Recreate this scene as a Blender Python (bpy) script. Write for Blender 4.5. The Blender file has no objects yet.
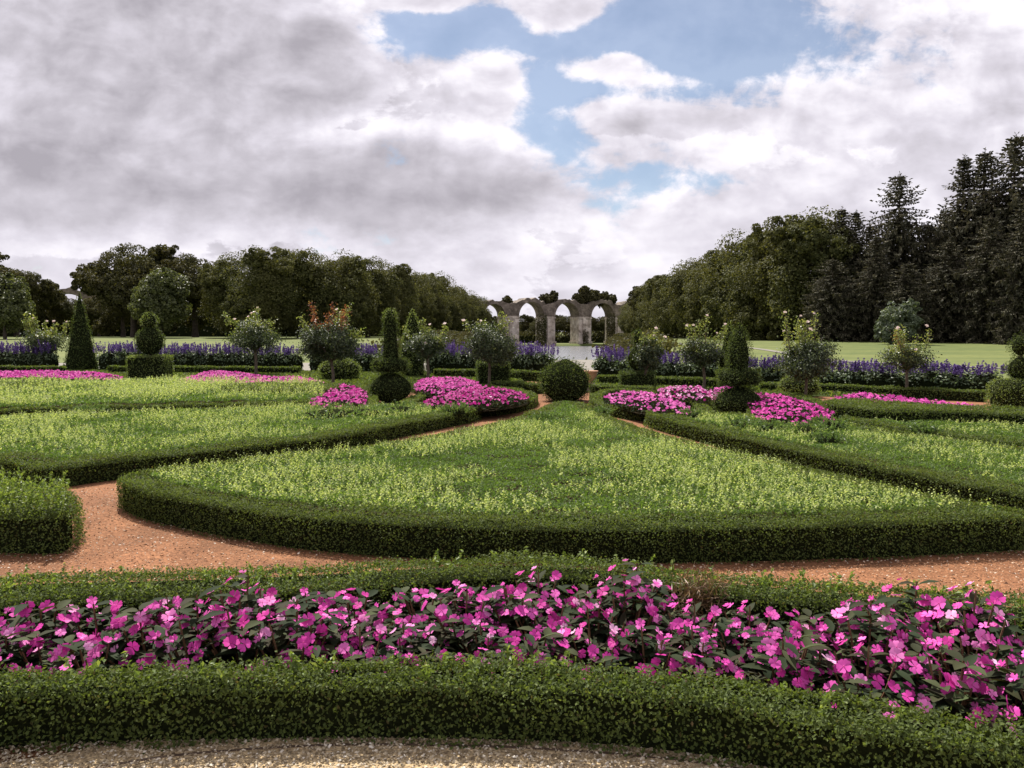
import bpy, math, random
import numpy as np
from mathutils.geometry import tessellate_polygon
from mathutils import Vector

S = bpy.context.scene
COL = S.collection
R = math.radians
F = 760.0
PITCH = math.atan(49.0 / F)
EYE = 1.6
rng = np.random.default_rng(11)
random.seed(11)

# ------------------------------------------------------------------ survey helpers
CP, SP = math.cos(PITCH), math.sin(PITCH)

def ray(px, py):
    a, b = (px - 512) / F, (384 - py) / F
    return np.array([a, CP + b * SP, b * CP - SP])

def G(px, py, z=0.0):
    """ground survey: plan position of a mark seen at height z"""
    d = ray(px, py)
    t = (z - EYE) / d[2]
    return np.array([d[0] * t, d[1] * t, z])

def at(px, py, Y):
    d = ray(px, py)
    t = Y / d[1]
    return np.array([d[0] * t, Y, EYE + d[2] * t])

def nrm(v):
    return v / np.maximum(np.linalg.norm(v, axis=-1, keepdims=True), 1e-9)

# ------------------------------------------------------------------ mesh builder
class MB:
    def __init__(s):
        s.v, s.f, s.m, s.n = [], [], [], 0
        s.sm = []

    def add(s, v, f, mat=0, smooth=False):
        v = np.asarray(v, dtype=np.float64).reshape(-1, 3)
        f = np.asarray(f, dtype=np.int64)
        if len(f) == 0:
            return
        s.v.append(v)
        s.f.append(f + s.n)
        s.m.append(np.full(len(f), mat, dtype=np.int32))
        s.sm.append(np.full(len(f), smooth, dtype=bool))
        s.n += len(v)

    def build(s, name, mats, parent=None):
        me = bpy.data.meshes.new(name)
        V = np.concatenate(s.v)
        me.vertices.add(len(V))
        me.vertices.foreach_set("co", V.astype(np.float32).ravel())
        loops = np.concatenate([f.ravel() for f in s.f])
        tot = np.concatenate([np.full(len(f), f.shape[1], dtype=np.int32) for f in s.f])
        start = np.concatenate([[0], np.cumsum(tot)[:-1]]).astype(np.int32)
        me.loops.add(len(loops))
        me.loops.foreach_set("vertex_index", loops.astype(np.int32))
        me.polygons.add(len(tot))
        me.polygons.foreach_set("loop_start", start)
        me.polygons.foreach_set("loop_total", tot)
        me.polygons.foreach_set("material_index", np.concatenate(s.m))
        me.polygons.foreach_set("use_smooth", np.concatenate(s.sm))
        me.update(calc_edges=True)
        me.validate()
        for m in (mats if isinstance(mats, (list, tuple)) else [mats]):
            me.materials.append(m)
        return link(name, me, parent)

def link(name, me, parent=None):
    o = bpy.data.objects.new(name, me)
    COL.objects.link(o)
    if parent is not None:
        o.parent = parent
    return o

def tag(o, label=None, cat=None, group=None, kind=None):
    if label: o["label"] = label
    if cat: o["category"] = cat
    if group: o["group"] = group
    if kind: o["kind"] = kind
    return o

def thing(name, loc, label, cat, group=None, rz=0.0, sc=1.0):
    o = bpy.data.objects.new(name, None)
    COL.objects.link(o)
    o.empty_display_size = 0.2
    o.location = [float(q) for q in loc]
    o.rotation_euler = (0, 0, rz)
    o.scale = (sc, sc, sc) if not isinstance(sc, (tuple, list)) else sc
    return tag(o, label, cat, group)

def dup(root, loc, rz, sc, label=None, group=None):
    c = root.copy()
    COL.objects.link(c)
    c.location = [float(q) for q in loc]
    c.rotation_euler = (0, 0, rz)
    c.scale = (sc, sc, sc) if not isinstance(sc, (tuple, list)) else sc
    if label: c["label"] = label
    if group: c["group"] = group
    for ch in list(root.children):
        d = ch.copy()
        COL.objects.link(d)
        d.parent = c
        for g in list(ch.children):
            e = g.copy()
            COL.objects.link(e)
            e.parent = d
    return c

# ------------------------------------------------------------------ shape helpers
def leaves(mb, P, N, size, mat=0, aspect=0.55, jit=0.7, stick=0.0, fold=0.12):
    """one folded diamond leaf per point; N = outward direction"""
    n = len(P)
    if n == 0: return
    P = np.asarray(P); N = np.asarray(N)
    nn = nrm(N + jit * rng.normal(size=(n, 3)))
    t = nrm(np.cross(nn, rng.normal(size=(n, 3))))
    if stick > 0:
        t = nrm(t + stick * nrm(N))
        nn = nrm(np.cross(np.cross(t, nn), t))
    b = np.cross(nn, t)
    L = (np.asarray(size) * (0.7 + 0.6 * rng.random(n)))[:, None]
    W = L * aspect * 0.5
    a0 = P - t * L * 0.5
    v = np.stack([a0, P + b * W + nn * L * fold, P + t * L * 0.5, P - b * W + nn * L * fold], 1)
    mb.add(v.reshape(-1, 3), np.arange(4 * n).reshape(n, 4), mat)

def blades(mb, P, D, L, W, mat=0):
    """long thin quad from P along D"""
    n = len(P)
    if n == 0: return
    D = nrm(D)
    s = nrm(np.cross(D, rng.normal(size=(n, 3)))) * np.asarray(W).reshape(-1, 1) * 0.5
    L = np.asarray(L).reshape(-1, 1)
    v = np.stack([P - s * .6, P + D * L * .55 - s, P + D * L, P + D * L * .55 + s], 1)
    mb.add(v.reshape(-1, 3), np.arange(4 * n).reshape(n, 4), mat)

def tube(mb, pts, rad, sides=7, mat=0, cap=True):
    pts = np.asarray(pts, float); k = len(pts)
    rad = np.broadcast_to(np.asarray(rad, float), (k,))
    V = []
    for i in range(k):
        d = pts[min(i + 1, k - 1)] - pts[max(i - 1, 0)]
        d = d / max(np.linalg.norm(d), 1e-9)
        a = np.cross(d, [0.31, 0.95, 0.05] if abs(d[2]) > .5 else [0, 0, 1.0]); a /= np.linalg.norm(a)
        b = np.cross(d, a)
        for j in range(sides):
            w = 2 * math.pi * j / sides
            V.append(pts[i] + rad[i] * (a * math.cos(w) + b * math.sin(w)))
    Fq = []
    for i in range(k - 1):
        for j in range(sides):
            j2 = (j + 1) % sides
            Fq.append([i * sides + j, i * sides + j2, (i + 1) * sides + j2, (i + 1) * sides + j])
    mb.add(V, Fq, mat, True)

def lathe(mb, prof, sides=20, mat=0, c=(0, 0, 0), smooth=True):
    prof = np.asarray(prof, float)
    V, Fq = [], []
    for r_, z_ in prof:
        for j in range(sides):
            w = 2 * math.pi * j / sides
            V.append([c[0] + r_ * math.cos(w), c[1] + r_ * math.sin(w), c[2] + z_])
    for i in range(len(prof) - 1):
        for j in range(sides):
            j2 = (j + 1) % sides
            Fq.append([i * sides + j, i * sides + j2, (i + 1) * sides + j2, (i + 1) * sides + j])
    mb.add(V, Fq, mat, smooth)

def box(mb, x0, x1, y0, y1, z0, z1, mat=0):
    V = [[x, y, z] for z in (z0, z1) for y in (y0, y1) for x in (x0, x1)]
    mb.add(V, [[0, 1, 3, 2][::-1], [4, 5, 7, 6], [0, 1, 5, 4], [2, 3, 7, 6][::-1], [0, 2, 6, 4][::-1], [1, 3, 7, 5]], mat)

def smooth_poly(pts, step=0.15, closed=True):
    """Catmull-Rom through plan points, resampled"""
    pts = np.asarray(pts, float)[:, :2]
    n = len(pts); out = []
    segs = n if closed else n - 1
    for i in range(segs):
        if closed:
            p0, p1, p2, p3 = pts[i - 1], pts[i], pts[(i + 1) % n], pts[(i + 2) % n]
        else:
            p0, p1, p2, p3 = pts[max(i - 1, 0)], pts[i], pts[i + 1], pts[min(i + 2, n - 1)]
        # centripetal-ish tangents limited by segment length keep corners from overshooting
        L = np.linalg.norm(p2 - p1)
        m1 = (p2 - p0); m2 = (p3 - p1)
        m1 = m1 / max(np.linalg.norm(m1), 1e-9) * min(L, np.linalg.norm(p1 - p0) * 1.5)
        m2 = m2 / max(np.linalg.norm(m2), 1e-9) * min(L, np.linalg.norm(p3 - p2) * 1.5)
        k = max(1, int(L / step))
        for j in range(k):
            t = j / k
            out.append((2 * t**3 - 3 * t**2 + 1) * p1 + (t**3 - 2 * t**2 + t) * m1 + (-2 * t**3 + 3 * t**2) * p2 + (t**3 - t**2) * m2)
    if not closed: out.append(pts[-1])
    return np.array(out)

def area(p):
    x, y = p[:, 0], p[:, 1]
    return 0.5 * np.sum(x * np.roll(y, -1) - y * np.roll(x, -1))

def ccw(p):
    return p if area(p) > 0 else p[::-1]

def inset(p, w):
    """move every vertex of a CCW outline inwards by w"""
    e = nrm(np.roll(p, -1, 0) - p)
    n1 = np.stack([-e[:, 1], e[:, 0]], 1)
    n = nrm(n1 + np.roll(n1, 1, 0))
    return p + n * w

def inside(p, Q):
    x, y = Q[:, 0], Q[:, 1]
    r = np.zeros(len(Q), bool)
    a, b = p, np.roll(p, -1, 0)
    for (x1, y1), (x2, y2) in zip(a, b):
        if y1 == y2: continue
        c = ((y1 > y) != (y2 > y)) & (x < (x2 - x1) * (y - y1) / (y2 - y1) + x1)
        r ^= c
    return r

def edist(p, Q):
    d = np.full(len(Q), 1e9)
    for a, b in zip(p, np.roll(p, -1, 0)):
        ab = b - a; L2 = max(ab @ ab, 1e-12)
        t = np.clip(((Q - a) @ ab) / L2, 0, 1)
        d = np.minimum(d, np.linalg.norm(Q - (a + t[:, None] * ab), axis=1))
    return d

def scatter(p, dens):
    lo, hi = p.min(0), p.max(0)
    n = int((hi - lo).prod() * dens)
    Q = lo + rng.random((n, 2)) * (hi - lo)
    return Q[inside(p, Q)]

def vnoise(Q, s, seed=0):
    """cheap smooth value noise in plan, 0..1"""
    r = np.random.default_rng(seed)
    g = r.random((64, 64))
    q = np.asarray(Q)[:, :2] / s
    i = np.floor(q).astype(int); f = q - i; f = f * f * (3 - 2 * f)
    a = g[i[:, 0] % 64, i[:, 1] % 64]; b = g[(i[:, 0] + 1) % 64, i[:, 1] % 64]
    c = g[i[:, 0] % 64, (i[:, 1] + 1) % 64]; d = g[(i[:, 0] + 1) % 64, (i[:, 1] + 1) % 64]
    return (a * (1 - f[:, 0]) + b * f[:, 0]) * (1 - f[:, 1]) + (c * (1 - f[:, 0]) + d * f[:, 0]) * f[:, 1]

def flat(name, p, z, mat):
    """flat sheet from an outline"""
    tri = tessellate_polygon([[Vector((q[0], q[1], 0)) for q in p]])
    mb = MB()
    V = np.column_stack([p, np.full(len(p), z)])
    Ft = []
    for t in tri:
        a, b, c = (V[i] for i in t)
        cr = (b[0] - a[0]) * (c[1] - a[1]) - (b[1] - a[1]) * (c[0] - a[0])
        Ft.append(t if cr > 0 else t[::-1])
    mb.add(V, Ft, 0)
    return mb.build(name, mat)

def sheet(mb, p, z, mat=0):
    tri = tessellate_polygon([[Vector((q[0], q[1], 0)) for q in p]])
    V = np.column_stack([p, np.full(len(p), z)])
    Ft = []
    for t in tri:
        a, b, c = (V[i] for i in t)
        cr = (b[0] - a[0]) * (c[1] - a[1]) - (b[1] - a[1]) * (c[0] - a[0])
        Ft.append(t if cr > 0 else t[::-1])
    mb.add(V, Ft, mat)

# ------------------------------------------------------------------ materials
def new_mat(name):
    m = bpy.data.materials.new(name)
    m.use_nodes = True
    nt = m.node_tree
    nt.nodes.clear()
    out = nt.nodes.new("ShaderNodeOutputMaterial")
    return m, nt, out

def ramp(nt, fac, stops):
    r = nt.nodes.new("ShaderNodeValToRGB")
    el = r.color_ramp.elements
    while len(el) < len(stops): el.new(0.5)
    for e, (p, c) in zip(el, stops):
        e.position = p; e.color = (*c, 1)
    nt.links.new(fac, r.inputs[0])
    return r.outputs[0]

def leaf_mat(name, stops, trans=0.35, tcol=None, rough=0.5, spec=0.35, patch=0.0, pscale=1.5, pcol=None, perobj=0.0):
    m, nt, out = new_mat(name)
    geo = nt.nodes.new("ShaderNodeNewGeometry")
    fac = geo.outputs["Random Per Island"]
    if perobj > 0:                      # every copy of a flower gets its own tint
        oi = nt.nodes.new("ShaderNodeObjectInfo")
        a_ = nt.nodes.new("ShaderNodeMath"); a_.operation = 'MULTIPLY_ADD'
        nt.links.new(fac, a_.inputs[0]); a_.inputs[1].default_value = 1 - perobj; nt.links.new(oi.outputs["Random"], a_.inputs[2])
        b_ = nt.nodes.new("ShaderNodeMath"); b_.operation = 'FRACT'; nt.links.new(a_.outputs[0], b_.inputs[0])
        fac = b_.outputs[0]
    col = ramp(nt, fac, stops)
    if patch > 0:
        ns = nt.nodes.new("ShaderNodeTexNoise"); ns.inputs["Scale"].default_value = pscale; ns.inputs["Detail"].default_value = 3
        nt.links.new(geo.outputs["Position"], ns.inputs["Vector"])
        f = ramp(nt, ns.outputs["Fac"], [(0.38, (0, 0, 0)), (0.68, (patch,) * 3)])
        mx = nt.nodes.new("ShaderNodeMix"); mx.data_type = 'RGBA'
        nt.links.new(f, mx.inputs["Factor"]); nt.links.new(col, mx.inputs["A"]); mx.inputs["B"].default_value = (*pcol, 1)
        col = mx.outputs["Result"]
    p = nt.nodes.new("ShaderNodeBsdfPrincipled")
    p.inputs["Roughness"].default_value = rough
    p.inputs["Specular IOR Level"].default_value = spec
    nt.links.new(col, p.inputs["Base Color"])
    t = nt.nodes.new("ShaderNodeBsdfTranslucent")
    mul = nt.nodes.new("ShaderNodeMix"); mul.data_type = 'RGBA'; mul.blend_type = 'MULTIPLY'
    mul.inputs["Factor"].default_value = 1
    nt.links.new(col, mul.inputs["A"]); mul.inputs["B"].default_value = (*(tcol or (1.5, 1.5, 0.6)), 1)
    nt.links.new(mul.outputs["Result"], t.inputs["Color"])
    mix = nt.nodes.new("ShaderNodeMixShader"); mix.inputs[0].default_value = trans
    nt.links.new(p.outputs[0], mix.inputs[1]); nt.links.new(t.outputs[0], mix.inputs[2])
    nt.links.new(mix.outputs[0], out.inputs[0])
    return m

def noise_mat(name, stops, scale=20, rough=0.9, bump=0.3, detail=6, stops2=None, scale2=1.0, spec=0.2, bdist=0.02, coord="Position", vor=None, stretch=None):
    m, nt, out = new_mat(name)
    geo = nt.nodes.new("ShaderNodeNewGeometry")
    vec = geo.outputs["Position"]
    ns = nt.nodes.new("ShaderNodeTexNoise"); ns.inputs["Scale"].default_value = scale; ns.inputs["Detail"].default_value = detail
    ns.inputs["Roughness"].default_value = 0.65
    nt.links.new(vec, ns.inputs["Vector"])
    fac = ns.outputs["Fac"]
    col = ramp(nt, fac, stops)
    h = fac
    if vor:
        vo = nt.nodes.new("ShaderNodeTexVoronoi"); vo.inputs["Scale"].default_value = vor
        nt.links.new(vec, vo.inputs["Vector"])
        sep = nt.nodes.new("ShaderNodeSeparateColor"); nt.links.new(vo.outputs["Color"], sep.inputs[0])
        c2 = ramp(nt, sep.outputs[0], [(0, (.45, .45, .45)), (.5, (.95, .95, .95)), (.9, (1.2, 1.2, 1.2)), (1, (1.7, 1.7, 1.75))])
        mu = nt.nodes.new("ShaderNodeMix"); mu.data_type = 'RGBA'; mu.blend_type = 'MULTIPLY'; mu.inputs["Factor"].default_value = .85
        nt.links.new(col, mu.inputs["A"]); nt.links.new(c2, mu.inputs["B"]); col = mu.outputs["Result"]
        inv = nt.nodes.new("ShaderNodeMath"); inv.operation = 'SUBTRACT'; inv.inputs[0].default_value = 1
        nt.links.new(vo.outputs["Distance"], inv.inputs[1]); h = inv.outputs[0]
    if stops2:
        n2 = nt.nodes.new("ShaderNodeTexNoise"); n2.inputs["Scale"].default_value = scale2; n2.inputs["Detail"].default_value = 4
        v2_ = vec
        if stretch:
            mp = nt.nodes.new("ShaderNodeMapping"); mp.inputs["Scale"].default_value = stretch
            nt.links.new(vec, mp.inputs[0]); v2_ = mp.outputs[0]
        nt.links.new(v2_, n2.inputs["Vector"])
        c2 = ramp(nt, n2.outputs["Fac"], stops2)
        mu = nt.nodes.new("ShaderNodeMix"); mu.data_type = 'RGBA'; mu.blend_type = 'MULTIPLY'; mu.inputs["Factor"].default_value = 1
        nt.links.new(col, mu.inputs["A"]); nt.links.new(c2, mu.inputs["B"]); col = mu.outputs["Result"]
    p = nt.nodes.new("ShaderNodeBsdfPrincipled")
    p.inputs["Roughness"].default_value = rough
    p.inputs["Specular IOR Level"].default_value = spec
    nt.links.new(col, p.inputs["Base Color"])
    if bump:
        bp = nt.nodes.new("ShaderNodeBump"); bp.inputs["Strength"].default_value = bump; bp.inputs["Distance"].default_value = bdist
        nt.links.new(h, bp.inputs["Height"]); nt.links.new(bp.outputs[0], p.inputs["Normal"])
    nt.links.new(p.outputs[0], out.inputs[0])
    return m

M = {}
M["box"] = leaf_mat("box_leaf", [(0, (.11, .075, .035)), (.025, (.09, .07, .03)), (.05, (.040, .060, .017)), (.5, (.074, .106, .028)), (.85, (.122, .165, .044)), (1, (.17, .21, .065))], .38, (1.5, 1.5, .6), .62, .18, .7, 1.1, (.082, .108, .03))
M["box_new"] = leaf_mat("box_new_leaf", [(0, (.085, .13, .03)), (.6, (.15, .21, .05)), (1, (.23, .28, .08))], .4, (1.4, 1.4, .6))
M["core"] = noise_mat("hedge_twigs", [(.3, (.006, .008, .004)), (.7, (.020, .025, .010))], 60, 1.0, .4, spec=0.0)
M["yew"] = leaf_mat("yew_leaf", [(0, (.028, .042, .014)), (.5, (.055, .080, .024)), (.85, (.095, .130, .038)), (1, (.15, .18, .06))], .32, (1.5, 1.5, .6), .65, .18)
M["yew_light"] = leaf_mat("light_yew_leaf", [(0, (.060, .085, .026)), (.5, (.115, .155, .042)), (1, (.20, .24, .075))], .38, (1.5, 1.5, .6))
M["cover"] = leaf_mat("bedding_leaf", [(0, (.056, .096, .024)), (.5, (.095, .150, .036)), (1, (.16, .22, .06))], .4, (1.4, 1.5, .6), .55, .25, .5, .8, (.055, .10, .026))
M["spike"] = leaf_mat("bedding_flower", [(0, (.19, .26, .075)), (.5, (.34, .41, .135)), (1, (.54, .58, .26))], .4, (1.25, 1.25, .7), .6, .2)
M["soil"] = noise_mat("soil", [(.3, (.022, .018, .011)), (.7, (.055, .042, .026))], 30, 1.0, .5, spec=0.0)
M["imp_leaf"] = leaf_mat("impatiens_leaf", [(0, (.014, .022, .010)), (.4, (.024, .036, .015)), (.75, (.036, .030, .018)), (1, (.060, .080, .032))], .18, (1.6, 1.4, .6), .7, .08)
M["imp_petal"] = leaf_mat("impatiens_petal", [(0, (.46, .022, .23)), (.4, (.62, .055, .36)), (.75, (.70, .12, .45)), (.92, (.75, .24, .54)), (1, (.84, .50, .70))], .24, (1.15, .8, 1.1), .55, .2, perobj=.8)
M["imp_eye"] = leaf_mat("impatiens_eye", [(0, (.40, .01, .14)), (1, (.5, .02, .2))], .1)
M["salvia_leaf"] = leaf_mat("salvia_leaf", [(0, (.040, .064, .036)), (.5, (.085, .12, .065)), (1, (.17, .21, .12))], .25, (1.4, 1.5, .7), .5, .3)
M["salvia_flower"] = leaf_mat("salvia_flower", [(0, (.062, .038, .13)), (.6, (.115, .075, .215)), (1, (.21, .15, .33))], .3, (1.2, 1.0, 1.3), .7, .1)
M["rose_leaf"] = leaf_mat("rose_leaf", [(0, (.022, .034, .018)), (.5, (.045, .064, .028)), (.85, (.085, .11, .05)), (1, (.15, .18, .09))], .3, (1.4, 1.4, .6), .45, .35)
M["rose_young"] = leaf_mat("rose_young_leaf", [(0, (.10, .14, .04)), (.5, (.17, .21, .065)), (1, (.30, .30, .11))], .4, (1.3, 1.3, .6), .4, .4)
M["rose_red"] = leaf_mat("rose_red_shoot", [(0, (.12, .05, .025)), (.5, (.22, .085, .05)), (.8, (.26, .16, .06)), (1, (.20, .22, .07))], .4, (1.4, 1.0, .6), .4, .4)
M["rose_petal"] = leaf_mat("rose_petal", [(0, (.62, .46, .42)), (.5, (.75, .64, .58)), (1, (.80, .76, .70))], .25, (1.1, 1.0, .95), .6, .2)
M["bark"] = noise_mat("bark", [(.3, (.06, .045, .033)), (.7, (.17, .135, .10))], 14, .9, .6)
M["bark_far"] = noise_mat("old_bark", [(.3, (.035, .028, .022)), (.7, (.10, .08, .065))], 2.5, .95, .6, bdist=.1)
M["lime"] = leaf_mat("lime_leaf", [(0, (.031, .038, .014)), (.45, (.060, .068, .023)), (.8, (.100, .108, .038)), (1, (.155, .158, .06))], .28, (1.4, 1.3, .6), .65, .15, .6, .09, (.088, .086, .030))
M["oak"] = leaf_mat("oak_leaf", [(0, (.028, .032, .014)), (.5, (.052, .056, .021)), (1, (.10, .10, .038))], .26, (1.4, 1.3, .6), .65, .15, .6, .1, (.068, .055, .024))
M["pale_tree"] = leaf_mat("pale_tree_leaf", [(0, (.045, .058, .022)), (.5, (.085, .10, .038)), (1, (.15, .165, .065))], .3, (1.3, 1.3, .6))
M["spruce"] = leaf_mat("spruce_needles", [(0, (.026, .027, .017)), (.5, (.050, .049, .031)), (.85, (.086, .080, .052)), (1, (.135, .122, .085))], .14, (1.2, 1.15, .8), .7, .12)
M["silver_bush"] = leaf_mat("blue_green_bush_leaf", [(0, (.05, .07, .045)), (1, (.14, .17, .11))], .25)
M["lawn"] = noise_mat("lawn_grass", [(.3, (.072, .098, .028)), (.7, (.118, .142, .044))], 1.2, .95, .3, 8, [(.36, (.80, .82, .76)), (.64, (1.3, 1.16, 1.12))], .16, stretch=(.25, 1.3, 1))
M["path"] = noise_mat("orange_gravel", [(.3, (.155, .068, .032)), (.7, (.25, .118, .057))], 25, .95, .5, 6, [(.36, (.72, .70, .68)), (.62, (1.12, 1.10, 1.08))], 1.6, vor=95, bdist=.006)
M["gravel"] = noise_mat("beige_gravel", [(.3, (.29, .21, .115)), (.7, (.45, .34, .20))], 30, .95, .6, 6, None, 1, vor=110, bdist=.008)
M["pale_path"] = noise_mat("pale_gravel", [(.3, (.155, .14, .12)), (.7, (.21, .195, .17))], 8, .95, .2)
M["verge"] = noise_mat("verge_ground", [(.3, (.035, .048, .018)), (.7, (.065, .08, .03))], 9, 1.0, .4, spec=0.0)
M["stone_warm"] = leaf_mat("orange_chip", [(0, (.06, .035, .025)), (.25, (.30, .14, .07)), (.6, (.45, .24, .13)), (.85, (.55, .38, .25)), (1, (.75, .66, .55))], 0, (1, 1, 1), .9, .2)
M["stone_beige"] = leaf_mat("beige_chip", [(0, (.12, .085, .05)), (.4, (.33, .26, .165)), (.8, (.50, .42, .30)), (1, (.68, .62, .52))], 0, (1, 1, 1), .9, .2)
M["edging"] = noise_mat("edging_strip", [(.3, (.06, .038, .027)), (.7, (.12, .08, .055))], 18, .7, .2)
M["terracotta"] = noise_mat("terracotta", [(.3, (.36, .19, .12)), (.7, (.52, .32, .21))], 14, .85, .2)

# aqueduct masonry: rubble courses with stains and mortar
def masonry(name, c0, c1, c2):
    m, nt, out = new_mat(name)
    geo = nt.nodes.new("ShaderNodeNewGeometry")
    tc = nt.nodes.new("ShaderNodeTexCoord")
    vo = nt.nodes.new("ShaderNodeTexVoronoi"); vo.inputs["Scale"].default_value = .75; nt.links.new(tc.outputs["Object"], vo.inputs["Vector"])
    ns = nt.nodes.new("ShaderNodeTexNoise"); ns.inputs["Scale"].default_value = .22; ns.inputs["Detail"].default_value = 8; ns.inputs["Roughness"].default_value = .7
    nt.links.new(tc.outputs["Object"], ns.inputs["Vector"])
    col = ramp(nt, ns.outputs["Fac"], [(.32, c0), (.5, c1), (.66, c2)])
    sep = nt.nodes.new("ShaderNodeSeparateColor"); nt.links.new(vo.outputs["Color"], sep.inputs[0])
    v2 = ramp(nt, sep.outputs[0], [(0, (.6, .58, .56)), (1, (1.25, 1.22, 1.2))])
    mu = nt.nodes.new("ShaderNodeMix"); mu.data_type = 'RGBA'; mu.blend_type = 'MULTIPLY'; mu.inputs["Factor"].default_value = .8
    nt.links.new(col, mu.inputs["A"]); nt.links.new(v2, mu.inputs["B"])
    p = nt.nodes.new("ShaderNodeBsdfPrincipled"); p.inputs["Roughness"].default_value = .95
    bp = nt.nodes.new("ShaderNodeBump"); bp.inputs["Strength"].default_value = .8; bp.inputs["Distance"].default_value = .4
    nt.links.new(sep.outputs[1], bp.inputs["Height"]); nt.links.new(bp.outputs[0], p.inputs["Normal"])
    nt.links.new(mu.outputs["Result"], p.inputs["Base Color"]); nt.links.new(p.outputs[0], out.inputs[0])
    return m
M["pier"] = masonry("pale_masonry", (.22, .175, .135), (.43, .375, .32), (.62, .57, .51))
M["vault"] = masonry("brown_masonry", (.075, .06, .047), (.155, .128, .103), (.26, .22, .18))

def water_mat():
    m, nt, out = new_mat("canal_water")
    geo = nt.nodes.new("ShaderNodeNewGeometry")
    mp = nt.nodes.new("ShaderNodeMapping"); mp.inputs["Scale"].default_value = (.12, .5, 1)
    nt.links.new(geo.outputs["Position"], mp.inputs[0])
    ns = nt.nodes.new("ShaderNodeTexNoise"); ns.inputs["Scale"].default_value = 1.6; ns.inputs["Detail"].default_value = 6
    nt.links.new(mp.outputs[0], ns.inputs["Vector"])
    bp = nt.nodes.new("ShaderNodeBump"); bp.inputs["Strength"].default_value = 1.0; bp.inputs["Distance"].default_value = .30
    nt.links.new(ns.outputs["Fac"], bp.inputs["Height"])
    p = nt.nodes.new("ShaderNodeBsdfPrincipled")
    p.inputs["Base Color"].default_value = (.20, .20, .205, 1); p.inputs["Roughness"].default_value = .16
    p.inputs["IOR"].default_value = 1.33
    nt.links.new(bp.outputs[0], p.inputs["Normal"]); nt.links.new(p.outputs[0], out.inputs[0])
    return m
M["water"] = water_mat()

# ------------------------------------------------------------------ terrain
LAKE = np.array([(-7, 50), (8.6, 50), (19, 115), (32, 205), (47, 362), (-8, 362), (-11, 150)], float)

def sstep(a, b, x):
    t = np.clip((x - a) / (b - a), 0, 1)
    return t * t * (3 - 2 * t)

def height(X, Y):
    X = np.asarray(X, float); Y = np.asarray(Y, float)
    z = np.where(X > 0, .80, 1.15) * 1.0
    k = np.where(X > 0, sstep(46, 95, Y), sstep(46, 150, Y))
    z = z * k
    Q = np.column_stack([X.ravel(), Y.ravel()])
    ins = inside(LAKE, Q); d = edist(LAKE, Q)
    sd = np.where(ins, -d, d)
    m = (1 - sstep(-.4, 1.0, sd)).reshape(X.shape)
    far = sstep(352, 366, Y) * (1 - sstep(-3, 25, np.abs(X - 15) - 45))
    z = z * (1 - far) + far * (-2.6)
    z = z + sstep(430, 900, Y) * 6
    return z * (1 - m) + m * (-5.5)

def ground():
    xs = np.unique(np.concatenate([np.linspace(-2500, -300, 12), np.linspace(-300, -60, 25), np.arange(-60, 60, 1.0), np.linspace(60, 300, 25), np.linspace(300, 2500, 12)]))
    ys = np.unique(np.concatenate([np.linspace(-300, -10, 8), np.arange(-10, 44, 3.0), np.arange(44, 110, 1.0), np.arange(110, 380, 2.5), np.linspace(380, 600, 30), np.linspace(600, 4500, 20)]))
    X, Y = np.meshgrid(xs, ys)
    Z = height(X, Y)
    V = np.column_stack([X.ravel(), Y.ravel(), Z.ravel()])
    w = len(xs); h = len(ys)
    i = np.arange(w * h).reshape(h, w)
    Fq = np.stack([i[:-1, :-1], i[:-1, 1:], i[1:, 1:], i[1:, :-1]], -1).reshape(-1, 4)
    mb = MB(); mb.add(V, Fq, 0, True)
    tag(mb.build("ground", M["lawn"]), "mown green lawn and earth reaching to the horizon", kind="structure")
ground()
tag(flat("water", ccw(np.array([(-14, 46), (16, 46), (50, 366), (-26, 366)], float)), -3.6, M["water"]), "pale rippled canal water leading to the aqueduct", kind="structure")
# garden sheets
garden = ccw(np.array([(-60, -8.0), (60, -8.0), (60, 10), (40, 13.5), (14.5, 21.5), (5, 27.2), (-3, 31.5), (-30, 35), (-60, 37.0)], float))
tag(flat("garden_path", garden, 0.004, M["path"]), "orange gravel paths between the box edged beds", kind="structure")
tag(flat("promenade", ccw(np.array([(-70, 39.0), (-30, 37.0), (-3, 33.5), (4, 31), (9, 31), (9, 48.8), (-6.5, 48.8), (-12, 43.5), (-70, 43.5)], float)), 0.008, M["pale_path"]), "pale gravel promenade behind the salvias", kind="structure")
V1 = ccw(np.array([(-60, 36.9), (-30, 34.9), (-3, 31.4), (.2, 29.2), (.55, 20.6), (-4, 21.5), (-14, 25.5), (-60, 25.5)], float))
V2 = ccw(np.array([(2.2, 28.6), (5, 27.1), (14.5, 21.4), (40, 13.4), (40, 12), (13, 18.5), (5.5, 20.2), (2.3, 19.4)], float))
for v_ in (V1, V2):
    tag(flat("verge", v_, .012, M["verge"]), "low green ground between the flower strips and the salvias", kind="structure")
for v_, t_ in ((V1, "left"), (V2, "right")):
    Q = scatter(v_, 260); mbv = MB()
    leaves(mbv, np.column_stack([Q, .03 + .07 * rng.random(len(Q))]), np.tile([0, 0, 1.0], (len(Q), 1)), np.full(len(Q), .10), 0, .5, .8, .6)
    tag(mbv.build("ground_cover", M["box"]), "low leafy ground cover before the salvias on the %s side of the yew ball" % t_, "ground cover", kind="stuff")
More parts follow.
